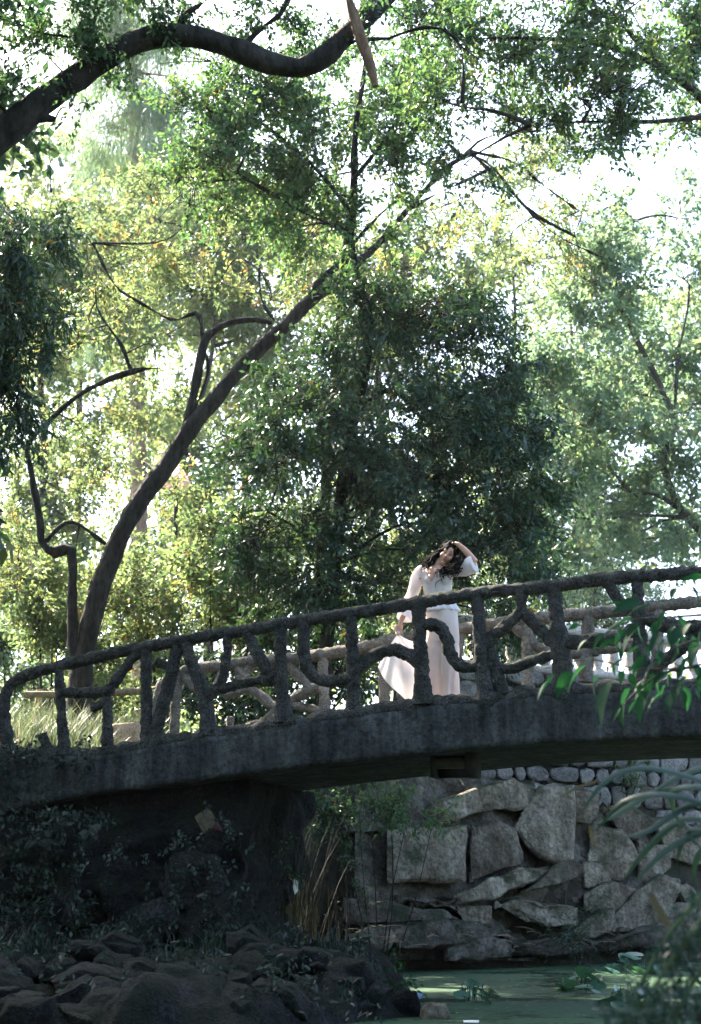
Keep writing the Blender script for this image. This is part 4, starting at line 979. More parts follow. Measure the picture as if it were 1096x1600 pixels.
# shrubs on the bank behind the bridge
SH = [('bluish green shrub at the left edge above the railing end', 20, 26, [(0, 960, 50, 60), (30, 1020, 50, 50), (10, 1080, 60, 40), (50, 1070, 40, 40)], 'leaf_pl', .12, .06, 34),
      ('yellow-green shrub beside the base of the leaning tree', 80, 23, [(80, 930, 50, 60), (60, 900, 60, 50), (90, 1010, 50, 50), (110, 1080, 60, 30), (170, 1030, 40, 50), (170, 950, 40, 60)], 'leaf_yg', .11, .055, 38),
      ('light green shrub between the leaning trunk and the dark trunk', 250, 24, [(220, 930, 60, 60), (290, 900, 60, 60), (240, 1000, 60, 40), (310, 970, 60, 40), (350, 930, 50, 50), (200, 1080, 60, 40)], 'leaf_yg', .12, .055, 36),
      ('sunlit shrub with broad leaves just left of the evergreen trunk', 380, 22, [(380, 900, 60, 60), (420, 960, 60, 40), (350, 1000, 60, 40), (330, 850, 60, 40), (400, 830, 60, 50)], 'leaf_yg', .12, .06, 38),
      ('dark green shrub under the far railing at the middle', 430, 19, [(300, 1080, 50, 40), (400, 1070, 60, 40), (470, 1080, 60, 40), (520, 1060, 50, 50), (360, 1100, 50, 30), (570, 1050, 40, 50), (460, 1020, 60, 40)], 'leaf_dk', .10, .045, 40),
      ('bright yellow-green bush behind the woman on the left side of her', 620, 26, [(620, 900, 50, 50), (650, 950, 50, 50), (600, 960, 50, 50), (640, 870, 40, 30), (620, 1010, 50, 30)], 'leaf_yg', .11, .05, 30),
      ('sunlit bush behind the woman on the right side of her', 750, 27, [(740, 900, 40, 40), (760, 960, 50, 40), (720, 950, 40, 40), (790, 1010, 50, 30)], 'leaf_yg', .11, .05, 32),
      ('pale feathery bush seen through the right railing opening', 920, 30, [(910, 940, 50, 40), (940, 900, 50, 30), (960, 960, 40, 40), (880, 980, 40, 30), (1010, 960, 40, 30)], 'leaf_pl', .16, .035, 30),
      ('dark shrub hanging below the evergreen at the right railing panel', 810, 21, [(800, 990, 40, 30), (830, 1010, 30, 25), (780, 960, 40, 30)], 'leaf_dk', .11, .05, 34)]
for k, (lab, bx, Y, cl, lm, lf, wd, dn) in enumerate(SH):
    b = at(bx, 1090, Y); b.z = gz(b.x, Y); root = thing('shrub', lab, 'shrub', b)
    rs = np.random.RandomState(400 + k)
    cs = [pxclump(x, y, Y + rs.uniform(-.5, .5), rx, ry, int(1.7 * rx * ry / dn)) for x, y, rx, ry in cl]
    mb = MB(); tw = MB(); crown(mb, tw, cs, lf, wd, twl=lf * 4.2, per=14, rs=rs, droop=0.25, hang=0.1)
    for c in cs:
        C = np.array(c[:3]); e = np.array([b.x + rs.uniform(-.3, .3), b.y, b.z])
        tube(tw, [e, (e + C) / 2 + rs.normal(size=3) * .12, C], [.03, .02, .006], 6, 8, 0.002)
    tag(tw.build('stems', M['bark'], root), kind='stuff'); tag(mb.build('foliage', M[lm], root), kind='stuff')

# pink tent-shaped canopy far off between the trunks
b = at(273, 1000, 24); b.z = gz(b.x, 24)
tent = thing('pavilion', 'small pale pink pointed canopy far off, seen beside the leaning trunk', 'pavilion', b)
apx = at(277, 716, 24); mb = MB(); q = []
for k in range(8):
    a = k * math.pi / 4; q.append((apx.x + 0.27 * math.cos(a), 24 + 0.27 * math.sin(a), at(277, 758, 24).z))
v = [apx[:]] + q; mb.add(v, [[0, 1 + k, 1 + (k + 1) % 8] for k in range(8)])
M['pink'] = plain_mat('pale_pink_canvas', (0.50, 0.35, 0.34), 0.8, 0.1, 0.12, 0.06, 5); mb.build('canopy', M['pink'], tent)
mb = MB(); tube(mb, [b, apx - Vector((0, 0, 0.05))], [0.05, 0.035], 8, 6); mb.build('pole', M['bark_grey'], tent, True)

# low stone with a notch and a thin pole rail on the bank at the left
lst = [at(p[0], p[1], 17.8) for p in ((177, 1132), (200, 1130), (210, 1140), (221, 1124), (226, 1165), (190, 1172), (175, 1166))]
tag(rock_mesh(lst, 0.35, 640, 3, 0.03, 0.05).build('stone', M['tan_stone']), 'tan notched stone standing behind the left railing posts', 'stone')
pr = thing('pole_fence', 'thin horizontal wooden pole rail behind the left end of the railing', 'fence', at(150, 1150, 19.3))
M['wood'] = bark_mat('weathered_wood', (0.16, 0.12, 0.08), (0.34, 0.26, 0.17), 6, 0.4)
mb = MB(); tube(mb, [at(40, 1085, 19.2), at(150, 1084, 19.3), at(255, 1077, 19.4)], [.045, .045, .05], 8, 14, .004); mb.build('rail', M['wood'], pr, True)
for x in (62, 245):
    p = at(x, 1083, 19.38); mb = MB(); tube(mb, [(p.x, p.y, gz(p.x, p.y) - .1), (p.x, p.y, p.z + .05)], .05, 8, 5, .004); mb.build('post', M['wood'], pr, True)

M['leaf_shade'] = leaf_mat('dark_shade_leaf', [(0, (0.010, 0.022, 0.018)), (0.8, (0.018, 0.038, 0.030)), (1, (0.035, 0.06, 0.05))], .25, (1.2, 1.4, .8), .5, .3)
# grass
def blades(mb, pts, h, w, rs, lean=0.5, seg=3, rnd=None):
    """bent grass blades, two or three quads each"""
    n = len(pts); P = np.asarray(pts, float); a = rs.rand(n) * 2 * math.pi
    H = h * rs.uniform(0.5, 1.2, n); ld = np.stack([np.cos(a), np.sin(a), np.zeros(n)], -1) * (lean * rs.uniform(0.3, 1.3, n))[:, None]
    sd = np.stack([-np.sin(a), np.cos(a), np.zeros(n)], -1) * w
    rows = []
    for k in range(seg + 1):
        t = k / seg; c = P + ld * H[:, None] * t * t; c[:, 2] += H * (t - 0.28 * t * t * lean)
        ww = (1 - t) ** 0.7 * 0.5
        rows += [c - sd * ww, c + sd * ww]
    v = np.stack(rows, 1); b = np.arange(n)[:, None] * (2 * (seg + 1))
    f = np.concatenate([b + np.array([[2 * k, 2 * k + 1, 2 * k + 3, 2 * k + 2]]) for k in range(seg)])
    mb.add(v.reshape(-1, 3), f, np.repeat(rs.rand(n) if rnd is None else rnd, 2 * (seg + 1)))
rs = np.random.RandomState(31)
mb = MB()
x = rs.uniform(-5.6, -2.6, 5200); y = rs.uniform(16.6, 20.5, 5200); cl_ = vnoise(np.stack([x, y, x * 0], -1), 1.6, 4)
k = cl_ > -0.35; x, y = x[k], y[k]
blades(mb, np.stack([x, y, ground_h(x, y)], -1), 0.52, 0.016, rs, 0.55)
x = rs.uniform(-14, 10, 9000); y = rs.uniform(19.5, 34, 9000)
blades(mb, np.stack([x, y, ground_h(x, y)], -1), 0.38, 0.024, rs, 0.5)
tag(mb.build('tall_grass', M['grass']), kind='stuff')

# ------------------------------------------------------------------ under the bridge
mb = MB(); rs = np.random.RandomState(32)
n = 260
p0 = np.array([at(rs.normal(452, 24), 1400 + rs.uniform(-15, 50), 15.6 + rs.uniform(-.5, .5))[:] for _ in range(n)])
p0[:, 2] = ground_h(p0[:, 0], p0[:, 1]) - 0.03
blades(mb, p0, 1.75, 0.014, rs, 0.26, 5)
tag(mb.build('reeds', M['reed']), kind='stuff')
mb = MB()
x = rs.uniform(-2.2, 0.9, 6500); y = rs.uniform(12.9, 17.6, 6500); hh = ground_h(x, y); k = hh > 0.03
x, y, hh = x[k], y[k], hh[k]
blades(mb, np.stack([x, y, hh], -1), 0.30, 0.014, rs, 0.75)
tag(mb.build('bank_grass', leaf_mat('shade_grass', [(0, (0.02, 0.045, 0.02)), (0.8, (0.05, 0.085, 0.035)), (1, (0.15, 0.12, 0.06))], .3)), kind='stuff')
def small_shrub(name, label, cl, Y, lm, lf, wd, dn, seed, base_px, kw={}, cat='shrub'):
    b = at(*base_px, Y); b.z = b.z if name == 'wall_plant' else gz(b.x, Y)
    root = thing(name, label, cat, b); rs = np.random.RandomState(seed)
    cs = [pxclump(x, y, Y + rs.uniform(-.15, .15), rx, ry, max(1, int(rx * ry / dn))) for x, y, rx, ry in cl]
    k = dict(twl=lf * 3.5, per=12, droop=0.3, hang=0.2, twig_r=0.003); k.update(kw)
    mb = MB(); tw = MB(); crown(mb, tw, cs, lf, wd, rs=rs, **k)
    for c in cs:
        C = np.array(c[:3]); e = np.array([b.x, b.y, b.z - .05]); tube(tw, [e, (e + C) / 2 + rs.normal(size=3) * .06, C], [.012, .008, .003], 5, 8)
    tag(tw.build('stems', M['bark'], root), kind='stuff'); tag(mb.build('foliage', M[lm], root), kind='stuff')
    return root
small_shrub('shrub', 'green leafy shrub just under the deck left of the hanging lamp box', [(560, 1240, 50, 25), (610, 1245, 40, 30), (520, 1250, 40, 30), (640, 1265, 30, 20), (580, 1270, 40, 20), (680, 1270, 30, 14)], 17.4, 'leaf_gr', .075, .03, 26, 51, (590, 1290))
small_shrub('ivy', 'dark ivy hanging down the recess left of the square block', [(535, 1300, 20, 40), (548, 1350, 12, 30), (520, 1270, 30, 30), (500, 1300, 24, 40)], 17.3, 'leaf_dk', .06, .035, 30, 52, (535, 1280), cat='ivy')
small_shrub('seedling', 'small bright leafy seedling catching sun at the water edge', [(618, 1526, 13, 10), (628, 1530, 11, 10), (612, 1538, 10, 8)], 11.9, 'leaf_near', .055, .026, 20, 53, (620, 1560), dict(per=8), cat='plant')
small_shrub('shrub', 'thin sunlit sprig beside the pale stick below the deck', [(372, 1275, 12, 20), (378, 1290, 12, 8), (362, 1262, 8, 12)], 15.0, 'leaf_yg', .055, .022, 30, 54, (380, 1400), dict(per=8))
small_shrub('shrub', 'leafy sprig with a few sunlit leaves in front of the reeds', [(400, 1340, 14, 16), (428, 1330, 14, 18), (420, 1355, 18, 12), (395, 1360, 16, 10)], 14.9, 'leaf_gr', .07, .022, 34, 55, (415, 1460), dict(per=8))
small_shrub('wall_plant', 'small green plant growing out of the rubble wall joints', [(985, 1190, 14, 24), (978, 1215, 16, 14), (1000, 1205, 14, 12)], 21.0, 'leaf_gr', .06, .03, 24, 56, (988, 1235), cat='plant')
small_shrub('grass_tuft', 'dark grassy tuft at the foot of the boulders above the pond', [(905, 1475, 20, 12), (925, 1482, 22, 10), (890, 1470, 14, 10)], 19.3, 'leaf_dk', .14, .014, 16, 57, (908, 1490), dict(per=10, hang=0.0, droop=0.0), cat='grass tuft')
# ferns on the dark pier
def frond(mb, base, tip, wid_, n, rs, droop=0.12):
    b = np.array(base[:]); t = np.array(tip[:]); S = spline([b, (b + t) / 2 + np.array([0, 0, droop]), t], n); T = unit(np.gradient(S, axis=0))
    up = unit(np.array([0, -0.6, 0.8]))[None].repeat(n, 0); s = unit(np.cross(T, up))
    for sg in (-1, 1):
        ln = wid_ * np.sin(np.linspace(0.25, 1.0, n) * math.pi) ** 0.7 + 0.01
        add_leaves(mb, S, s * sg + T * 0.5, up + rs.normal(size=(n, 3)) * .1, ln, ln * 0.32, rs.rand(n), 0.1)
    tube(mb, S[::3], 0.003, 4, n)
FE = [('fern with arched pale fronds on the dark pier, uppermost one', [(80, 1300, 112, 1290), (78, 1304, 76, 1308), (84, 1302, 100, 1280), (84, 1302, 66, 1288)]), ('fern lying flat on the dark pier below the uppermost fern', [(50, 1322, 90, 1320), (55, 1322, 80, 1328), (60, 1320, 40, 1326)]),
      ('fern near the pale fleck on the pier, right of the uppermost fern', [(140, 1300, 155, 1296), (140, 1300, 150, 1310), (142, 1302, 130, 1312)]), ('small fern low on the dark pier above the shore boulders', [(120, 1500, 150, 1490), (120, 1500, 140, 1482), (118, 1502, 100, 1490), (122, 1502, 140, 1505)])]
for k, (lab, fr) in enumerate(FE):
    b = onb(fr[0][0], fr[0][1], -0.25 - 0.25 * (k == 3)); root = thing('fern', lab, 'fern', b, 'ferns on the dark pier'); rs = np.random.RandomState(60 + k)
    for (x0, y0, x1, y1) in fr:
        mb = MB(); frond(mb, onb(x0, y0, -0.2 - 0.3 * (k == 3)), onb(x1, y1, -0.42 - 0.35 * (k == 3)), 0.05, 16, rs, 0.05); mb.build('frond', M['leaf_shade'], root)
# ivy over the left end of the deck and the pier
b = onb(60, 1250, -.05); ivy = thing('ivy', 'dark ivy and weeds overgrowing the left end of the bridge deck and pier', 'ivy', b); rs = np.random.RandomState(68)
mb = MB(); tw = MB(); cs = []
for k in range(58):
    px_ = abs(rs.normal(0, 75)) - 25; py_ = 1172 + rs.rand() ** 1.3 * 230; p = onb(px_, py_, -.06 - .25 * (py_ > 1260) * rs.rand()); cs.append((p.x, p.y, p.z, .17, .06, .14, 3))
for k in range(40):
    p = onb(rs.uniform(60, 390), rs.uniform(1260, 1480), -.2 - rs.rand() * .4); cs.append((p.x, p.y, p.z, .2, .12, .2, 2))
crown(mb, tw, cs, .06, .034, twl=.2, per=10, rs=rs, droop=.5, hang=.5, twig_r=.002)
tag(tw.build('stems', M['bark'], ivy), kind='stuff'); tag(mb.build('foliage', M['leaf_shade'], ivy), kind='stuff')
# dark undergrowth on the left shore and over the foot of the pier
mb = MB(); rs = np.random.RandomState(66)
cs = []
for k in range(40):
    px_, py_ = rs.uniform(-40, 400), rs.uniform(1400, 1520)
    if px_ > 230 and py_ > 1480: continue
    p = at(px_, py_, 12.2 - (py_ - 1480) * .005 + (1.2 if py_ < 1480 else 0)); cs.append((p.x, p.y, max(gz(p.x, p.y) + .1, p.z - .25), .35, .3, .2, 5))
for k in range(46):
    px_, py_ = rs.uniform(-30, 560), rs.uniform(1482, 1600); p = at(px_, py_, 12.45 - (py_ - 1478) * .0155 - .05); cs.append((p.x, p.y, p.z + .03, .16, .12, .06, 3))
crown(mb, None, cs, .075, .03, twl=.22, per=9, rs=rs, droop=.1, hang=.2)
pp_ = np.array([at(a_, b_, 12.5)[:] for a_, b_ in zip(np.concatenate([rs.normal(m_, 16, 60) for m_ in (-10, 60, 150, 330, 420, 520)]), rs.uniform(1478, 1500, 360))]); blades(mb, pp_ - [0, 0, .05], .34, .011, rs, .7)
pp_ = np.array([at(a_, b_, 12.4 - (b_ - 1478) * .0155)[:] for a_, b_ in zip(rs.uniform(200, 600, 420), rs.uniform(1470, 1560, 420))]); blades(mb, pp_ - [0, 0, .05], .17, .009, rs, .8)
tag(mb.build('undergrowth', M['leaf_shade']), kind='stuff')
# plate, stick, litter
def slab_poly(pts, thick, mat, name):
    P = [np.array(p[:]) for p in pts]; n = unit(np.cross(P[1] - P[0], P[2] - P[0])); mb = MB(); k = len(P)
    v = P + [p + n * thick for p in P]; mb.add(v, [[q, (q + 1) % k, k + (q + 1) % k, k + q] for q in range(k)])
    for q in range(1, k - 1): mb.add(v, [[0, q + 1, q], [k, k + q, k + q + 1]])
    return mb.build(name, mat)
M['plate'] = plain_mat('faded_yellow_board', (0.07, 0.06, 0.038), 0.8, 0.2, noise=0.35, nscale=30)
plate = thing('square_board', 'small tilted yellowish square board hanging on the dark pier', 'board', onb(325, 1280, -0.1))
o = slab_poly([onb(304, 1276, -.30), onb(326, 1261, -.30), onb(342, 1288, -.32), onb(318, 1302, -.32)], 0.012, M['plate'], 'board'); o.parent = plate; o.matrix_parent_inverse = Matrix.Translation(-plate.location)
mb = MB(); tube(mb, [onb(337, 1288, -.33), onb(341, 1296, -.33), onb(347, 1300, -.33)], [.022, .03, .01], 7, 6, .006); mb.build('red_ribbon', plain_mat('dull_red_cloth', (0.035, 0.006, 0.008), 0.8), plate)
mb = MB(); sa, sb = at(396, 1240, 14.9), at(376, 1293, 14.9); sx_ = sb + (sb - sa) * 1.9
tube(mb, [sa, sb, sx_], [.020, .022, .024], 8, 12, .002); tag(mb.build('stick', M['pale_stone']), 'pale straight stick leaning below the deck beside the sprig', 'stick')
o = slab_poly([at(460, 1372, 15.0), at(466, 1378, 15.0), at(466, 1392, 15.02), at(461, 1398, 15.0), at(458, 1386, 15.0)], 0.004, plain_mat('white_paper', (0.8, 0.8, 0.8), 0.8), 'paper_scrap'); tag(o, 'white scrap of paper caught in the grass under the bridge', 'litter')
tw = MB(); rs = np.random.RandomState(70)
for k in range(90):
    px_ = rs.uniform(540, 960); py_ = 1466 + rs.normal() * 10 + (px_ < 700) * 0
    if k < 50: px_ = rs.uniform(480, 620); py_ = 1400 + (px_ - 480) * .5 + rs.normal() * 10
    p = at(px_, py_, yrock(px_, py_) - 0.75); p.z = max(gz(p.x, p.y), p.z if k >= 50 else -9) + 0.015
    d = Vector((rs.normal(), rs.normal() * .6, rs.normal() * .15)).normalized() * rs.uniform(.06, .32)
    tube(tw, [p, p + d * .5 + Vector((0, 0, rs.uniform(0, .03))), p + d], [.003, .0035, .002], 4, 5, a=rs.uniform(.4, 1))
lf = rs.uniform(-2, 6, 900); ly = np.array([yface(a) for a in lf]) + rs.uniform(-.4, .9, 900); lz = ground_h(lf, ly) + .02
kp = lz > 0.03
add_leaves(tw, np.stack([lf, ly, lz], -1)[kp], rs.normal(size=(900, 3))[kp] * [1, 1, .15], np.tile([0, 0, 1.0], (900, 1))[kp] + rs.normal(size=(900, 3))[kp] * .3, np.full(900, .07)[kp], np.full(900, .03)[kp], rs.rand(900)[kp])
tag(tw.build('twig_litter', M['litter']), kind='stuff')

mb = MB(); n = 420; x = rs.uniform(.6, 6, n); y = rs.uniform(11.5, 20, n); y = np.minimum(y, yface(x) - .2)
add_leaves(mb, np.stack([x, y, np.full(n, .012)], -1), rs.normal(size=(n, 3)) * [1, 1, .02], np.tile([0, 0, 1.0], (n, 1)), rs.uniform(.03, .10, n), rs.uniform(.02, .05, n), rs.rand(n), 0, .05)
tag(mb.build('floating_leaves', M['grass']), kind='stuff')
# lily clumps in the pond: every leaf a part
def lily_leaf_mesh(rs):
    mb = MB(); n = 12; v = [(0, 0, 0)]
    for q in range(n):
        a = 0.25 + q * (2 * math.pi - 0.5) / (n - 1); r_ = 1 + 0.08 * math.sin(3 * a); v.append((r_ * math.cos(a), r_ * math.sin(a) * .85, 0.10 + 0.06 * math.sin(2 * a)))
    mb.add(v, [[0, 1 + q, 2 + q] for q in range(n - 1)], rs.rand()); return mb.mesh('lily_leaf', M['lily'])
M['lily'] = leaf_mat('bluish_lily_leaf', [(0, (0.03, 0.10, 0.06)), (1, (0.07, 0.17, 0.11))], .15, (1.2, 1.5, .8), 0.3, 0.6)
rs = np.random.RandomState(80); lls = [lily_leaf_mesh(rs) for _ in range(4)]
LC = [('lily clump alone in the middle of the pond, nearest the small sunlit stone', 742, 1556, 34, 16, .085, 15), ('lily clump in the pond between the middle clump and the far shore one', 910, 1540, 38, 12, .085, 18), ('large lily clump by the foot of the far rocks', 985, 1513, 48, 16, .10, 26), ('lily clump lowest on the right, partly behind the near twigs', 990, 1560, 40, 22, .09, 22)]
for lab, x, y, rx, ry, sz, n in LC:
    b = onz(x, y + 8, 0.0); root = thing('water_lily', lab, 'water lily', b, 'lily clumps in the pond')
    for k in range(n):
        a, r_ = rs.rand() * 6.28, rs.rand() ** .5
        p = onz(x + rx * r_ * math.cos(a), y + 6 + ry * .55 * r_ * math.sin(a), 0.0); hgt = rs.uniform(.02, .20) * (1.1 - r_)
        o = bpy.data.objects.new('leaf', lls[k % 4]); COL.objects.link(o); o.parent = root; o.matrix_parent_inverse = Matrix.Translation(-b)
        s_ = sz * rs.uniform(.7, 1.25); o.scale = (s_, s_, s_); o.location = p + Vector((0, 0, hgt)); o.rotation_euler = (rs.normal() * .35 + .3, rs.normal() * .35, rs.rand() * 6.28)
    mb = MB()
    for k in range(n):
        a, r_ = rs.rand() * 6.28, rs.rand() ** .5; p = onz(x + rx * r_ * math.cos(a) * .8, y + 6 + ry * .4 * r_ * math.sin(a), 0.0)
        tube(mb, [p - Vector((0, 0, .1)), p + Vector((rs.normal() * .03, 0, .12))], .004, 4, 4)
    tag(mb.build('stems', M['leaf_dk'], root), kind='stuff')
o = slab_poly([onz(643, 1556, .02), onz(655, 1562, .02), onz(664, 1557, .05), onz(660, 1552, .05), onz(648, 1552, .03)], .008, plain_mat('pale_blue_plastic', (.25, .42, .62), .4), 'plastic_scrap'); tag(o, 'small blue scrap floating in the pond by the sunlit stone', 'litter')
o = slab_poly([onz(724, 1594, .01), onz(749, 1594, .01), onz(748, 1597, .01), onz(725, 1597, .01)], .006, plain_mat('white_plastic', (.7, .7, .68), .5), 'white_strip'); tag(o, 'thin white strip floating at the bottom edge of the pond', 'litter')

# ------------------------------------------------------------------ near plants at the right
def big_leaf_mesh(bend, rs):
    """pointed oval leaf, unit length along +X, folded along the midrib"""
    mb = MB(); n = 8; v = []; aa = []
    for k in range(n + 1):
        t = k / n; w = 0.25 * math.sin(math.pi * min(1, t ** 0.75)) * (1 - 0.25 * t) + (0.0 if 0 < k < n else 0); z_ = -bend * t * t
        v += [(t, -w, z_ + w * .35), (t, 0, z_), (t, w, z_ + w * .35)]; aa += [.25, .95, .4]
    f = []
    for k in range(n):
        a = k * 3; f += [[a, a + 1, a + 4, a + 3], [a + 1, a + 2, a + 5, a + 4]]
    mb.add(v, f, np.array(aa) * rs.uniform(.5, 1)); return mb.mesh('big_leaf', M['leaf_near'], True)
rs = np.random.RandomState(90); bl = [big_leaf_mesh(b_, rs) for b_ in (.05, .2, .35, .12, .28)]
def place_leaf(parent, p, tip, rs, roll=0.5, sc=1.0, meshes=None):
    d = (tip - p); ln = d.length; d.normalize()
    q = d.to_track_quat('X', 'Z') @ Quaternion((1, 0, 0), rs.normal() * roll)
    o = bpy.data.objects.new('leaf', (meshes or bl)[rs.randint(len(meshes or bl))]); COL.objects.link(o); o.parent = parent; o.matrix_parent_inverse = Matrix.Translation(-Vector(parent.location))
    o.rotation_mode = 'QUATERNION'; o.rotation_quaternion = q; o.location = p; o.scale = (ln * sc,) * 3
YN = 6.2
b = Vector((2.75, 6.6, gz(2.75, 6.6)))
nb_ = thing('leafy_shrub', 'near shrub whose branches of pointed green leaves hang before the right railing', 'shrub', b)
mb = MB(); tube(mb, [b - Vector((0, 0, .1)), at(1330, 1300, 6.5), at(1290, 1050, 6.4), at(1230, 960, 6.3)], [.035, .03, .022, .012], 8, 24, .003); mb.build('stem', M['bark_grey'], nb_, True)
BR = [[(1290, 1050), (1180, 1010), (1090, 1040), (1000, 1045), (920, 1030), (850, 1045)], [(1090, 1040), (1030, 1055), (985, 1090), (965, 1120)], [(1290, 1050), (1180, 1060), (1100, 1060), (1060, 1065)], [(1230, 960), (1120, 960), (1040, 965), (985, 970), (930, 1000)], [(1230, 960), (1150, 930), (1090, 925), (1050, 912)], [(1180, 1010), (1100, 1000), (1060, 1010), (1030, 1040)]]
for q in BR:
    mb = MB(); tube(mb, [at(x, y, YN + .1 * math.sin(x)) for x, y in q], np.linspace(.009, .002, len(q)), 6, 20); mb.build('branch', M['bark_grey'], nb_, True)
LF = [(868, 1055, 834, 1085), (893, 1048, 866, 1090), (915, 1040, 875, 1072), (918, 1000, 898, 1012), (945, 990, 918, 1022), (905, 975, 885, 985), (990, 965, 940, 985), (1020, 945, 975, 955), (935, 1055, 918, 1092), (960, 1060, 920, 1120), (985, 1075, 962, 1110), (1010, 1075, 990, 1122), (970, 1105, 950, 1128), (975, 1100, 964, 1140), (995, 1095, 976, 1118), (1060, 1075, 1048, 1098), (1066, 1078, 1072, 1112), (1040, 1070, 1030, 1092),
      (1010, 1060, 985, 1085), (1045, 1050, 1010, 1075), (1075, 1055, 1050, 1080), (1090, 1040, 1105, 1062), (930, 1028, 900, 1040), (975, 1030, 940, 1050), (1030, 1030, 1000, 1055), (1060, 1020, 1040, 1045), (1090, 1010, 1070, 1040), (1000, 1010, 970, 1025), (1040, 1000, 1015, 1020), (960, 1000, 930, 1012), (1030, 970, 1005, 998), (1060, 965, 1078, 985), (1065, 990, 1070, 1012), (1085, 905, 1065, 908), (1070, 912, 1050, 922), (1080, 915, 1095, 940), (1100, 905, 1060, 898), (1055, 918, 1048, 935), (950, 945, 985, 935), (1000, 940, 960, 950), (1020, 1090, 1010, 1112), (940, 1082, 932, 1112), (1085, 1075, 1095, 1095), (1000, 1040, 985, 1060), (1050, 1035, 1075, 1050)]
for k in range(46):
    x0 = rs.uniform(955, 1110); y0 = rs.uniform(1000, 1085) if k % 3 else rs.uniform(955, 1010); LF.append((x0, y0, x0 + rs.normal() * 12 - 8, y0 + rs.uniform(18, 34)))
for (x0, y0, x1, y1) in LF:
    Yq = YN + rs.uniform(-.25, .25); place_leaf(nb_, at(x0, y0, Yq), at(x1, y1, Yq + rs.uniform(-.05, .03)), rs, 0.6, rs.uniform(0.85, 1.08))
# arching bamboo-like blades
M['blade'] = leaf_mat('broad_grass_blade', [(0, (0.014, 0.042, 0.024)), (0.7, (0.032, 0.068, 0.038)), (0.85, (0.06, 0.09, 0.038)), (1, (0.075, 0.058, 0.035))], .30, (1.2, 1.5, .8), .4, .45)
b = Vector((1.95, 5.6, gz(1.95, 5.6)))
gr_ = thing('reed_plant', 'near reed plant with long arching bluish green blades at the lower right', 'reed plant', b)
BL = [[(1180, 1290), (1060, 1245), (980, 1250), (930, 1300)], [(1180, 1260), (1080, 1215), (1000, 1200), (945, 1222), (905, 1275)], [(1180, 1320), (1090, 1280), (1050, 1290), (1000, 1340), (975, 1375)], [(1180, 1300), (1110, 1235), (1050, 1240), (1066, 1300)], [(1180, 1330), (1110, 1290), (1070, 1310), (1058, 1350)], [(1180, 1240), (1090, 1230), (1020, 1240), (960, 1275), (925, 1290)], [(1180, 1350), (1120, 1320), (1090, 1340), (1082, 1380)], [(1180, 1280), (1100, 1300), (1040, 1330), (990, 1380)],
      [(1180, 1220), (1110, 1200), (1060, 1215), (1010, 1245)], [(1180, 1310), (1120, 1300), (1075, 1300), (1100, 1330)], [(1180, 1270), (1090, 1255), (1010, 1300), (960, 1310)], [(1180, 1340), (1120, 1350), (1096, 1380)]]
for k, q in enumerate(BL):
    S = spline([at(x, y, 5.5 + .1 * math.sin(k * 2 + x * .01))[:] for x, y in q], 14); T = unit(np.gradient(S, axis=0)); s = unit(np.cross(T, np.array([[0.1, -.75, .6]]))); t = np.linspace(0, 1, 14)[:, None]; w = .015 * np.sin(np.clip(t * .9 + .1, 0, 1) * math.pi) ** .6
    mb = MB(); v = np.stack([S - s * w, S + np.cross(s, T) * w * .3, S + s * w], 1).reshape(-1, 3); f = []
    for r_ in range(13): f += [[r_ * 3, r_ * 3 + 1, r_ * 3 + 4, r_ * 3 + 3], [r_ * 3 + 1, r_ * 3 + 2, r_ * 3 + 5, r_ * 3 + 4]]
    mb.add(v, f, rs.rand() * .9); mb.build('blade', M['blade'], gr_, True)
dry = [[(1016, 1395), (1040, 1440), (1056, 1470)], [(935, 1220), (900, 1232), (868, 1250)], [(922, 1290), (925, 1310), (930, 1322)]]
for q in dry:
    S = spline([at(x, y, 5.45)[:] for x, y in q], 10); T = unit(np.gradient(S, axis=0)); s = unit(np.cross(T, np.array([[0, -1, .1]]))); t = np.linspace(0, 1, 10)[:, None]; w = (.014 if q[0][0] == 1016 else .006) * np.sin(np.clip(t * .8 + .18, 0, 1) * math.pi)
    mb = MB(); v = np.stack([S - s * w, S + s * w], 1).reshape(-1, 3); mb.add(v, [[2 * r_, 2 * r_ + 1, 2 * r_ + 3, 2 * r_ + 2] for r_ in range(9)], 1.0); tag(mb.build('dry_blade', M['blade'], gr_, True))
mb = MB()
for q in [[(1180, 1290), (1200, 1500)], [(1180, 1340), (1195, 1500)], [(1056, 1470), (1120, 1560)], [(1180, 1230), (1210, 1400), (1215, 1560)]]:
    tube(mb, [at(x, y, 5.5) for x, y in q] + [b], np.linspace(.006, .01, len(q) + 1), 6, 12)
mb.build('stems', M['blade'], gr_)
# blurred twiggy shrub in the bottom right corner
b = Vector((1.35, 4.1, gz(1.35, 4.1)))
tsh = thing('twiggy_shrub', 'blurred near shrub with fine foliage in the bottom right corner', 'shrub', b)
cs = [pxclump(x, y, 4.2 + rs.uniform(-.1, .1), rx, ry, n) for x, y, rx, ry, n in [(1080, 1450, 30, 40, 14), (1060, 1510, 40, 40, 16), (1095, 1530, 35, 50, 18), (1035, 1575, 40, 30, 12), (1085, 1590, 45, 30, 16), (985, 1592, 30, 16, 7), (1105, 1400, 24, 40, 8)]]
mb = MB(); tw = MB(); crown(mb, tw, cs, .034, .012, twl=.10, per=12, rs=rs, twig_r=.0018)
for q in [[(1120, 1370), (1060, 1440), (1010, 1520), (980, 1580)], [(1110, 1420), (1050, 1500), (1000, 1580)], [(1120, 1480), (1070, 1560), (1040, 1640)]]:
    tube(tw, [at(x, y, 4.2) for x, y in q], np.linspace(.008, .003, len(q)), 6, 14)
tube(tw, [b - Vector((0, 0, .1)), at(1180, 1600, 4.2), at(1120, 1420, 4.2)], [.015, .012, .006], 6, 14)
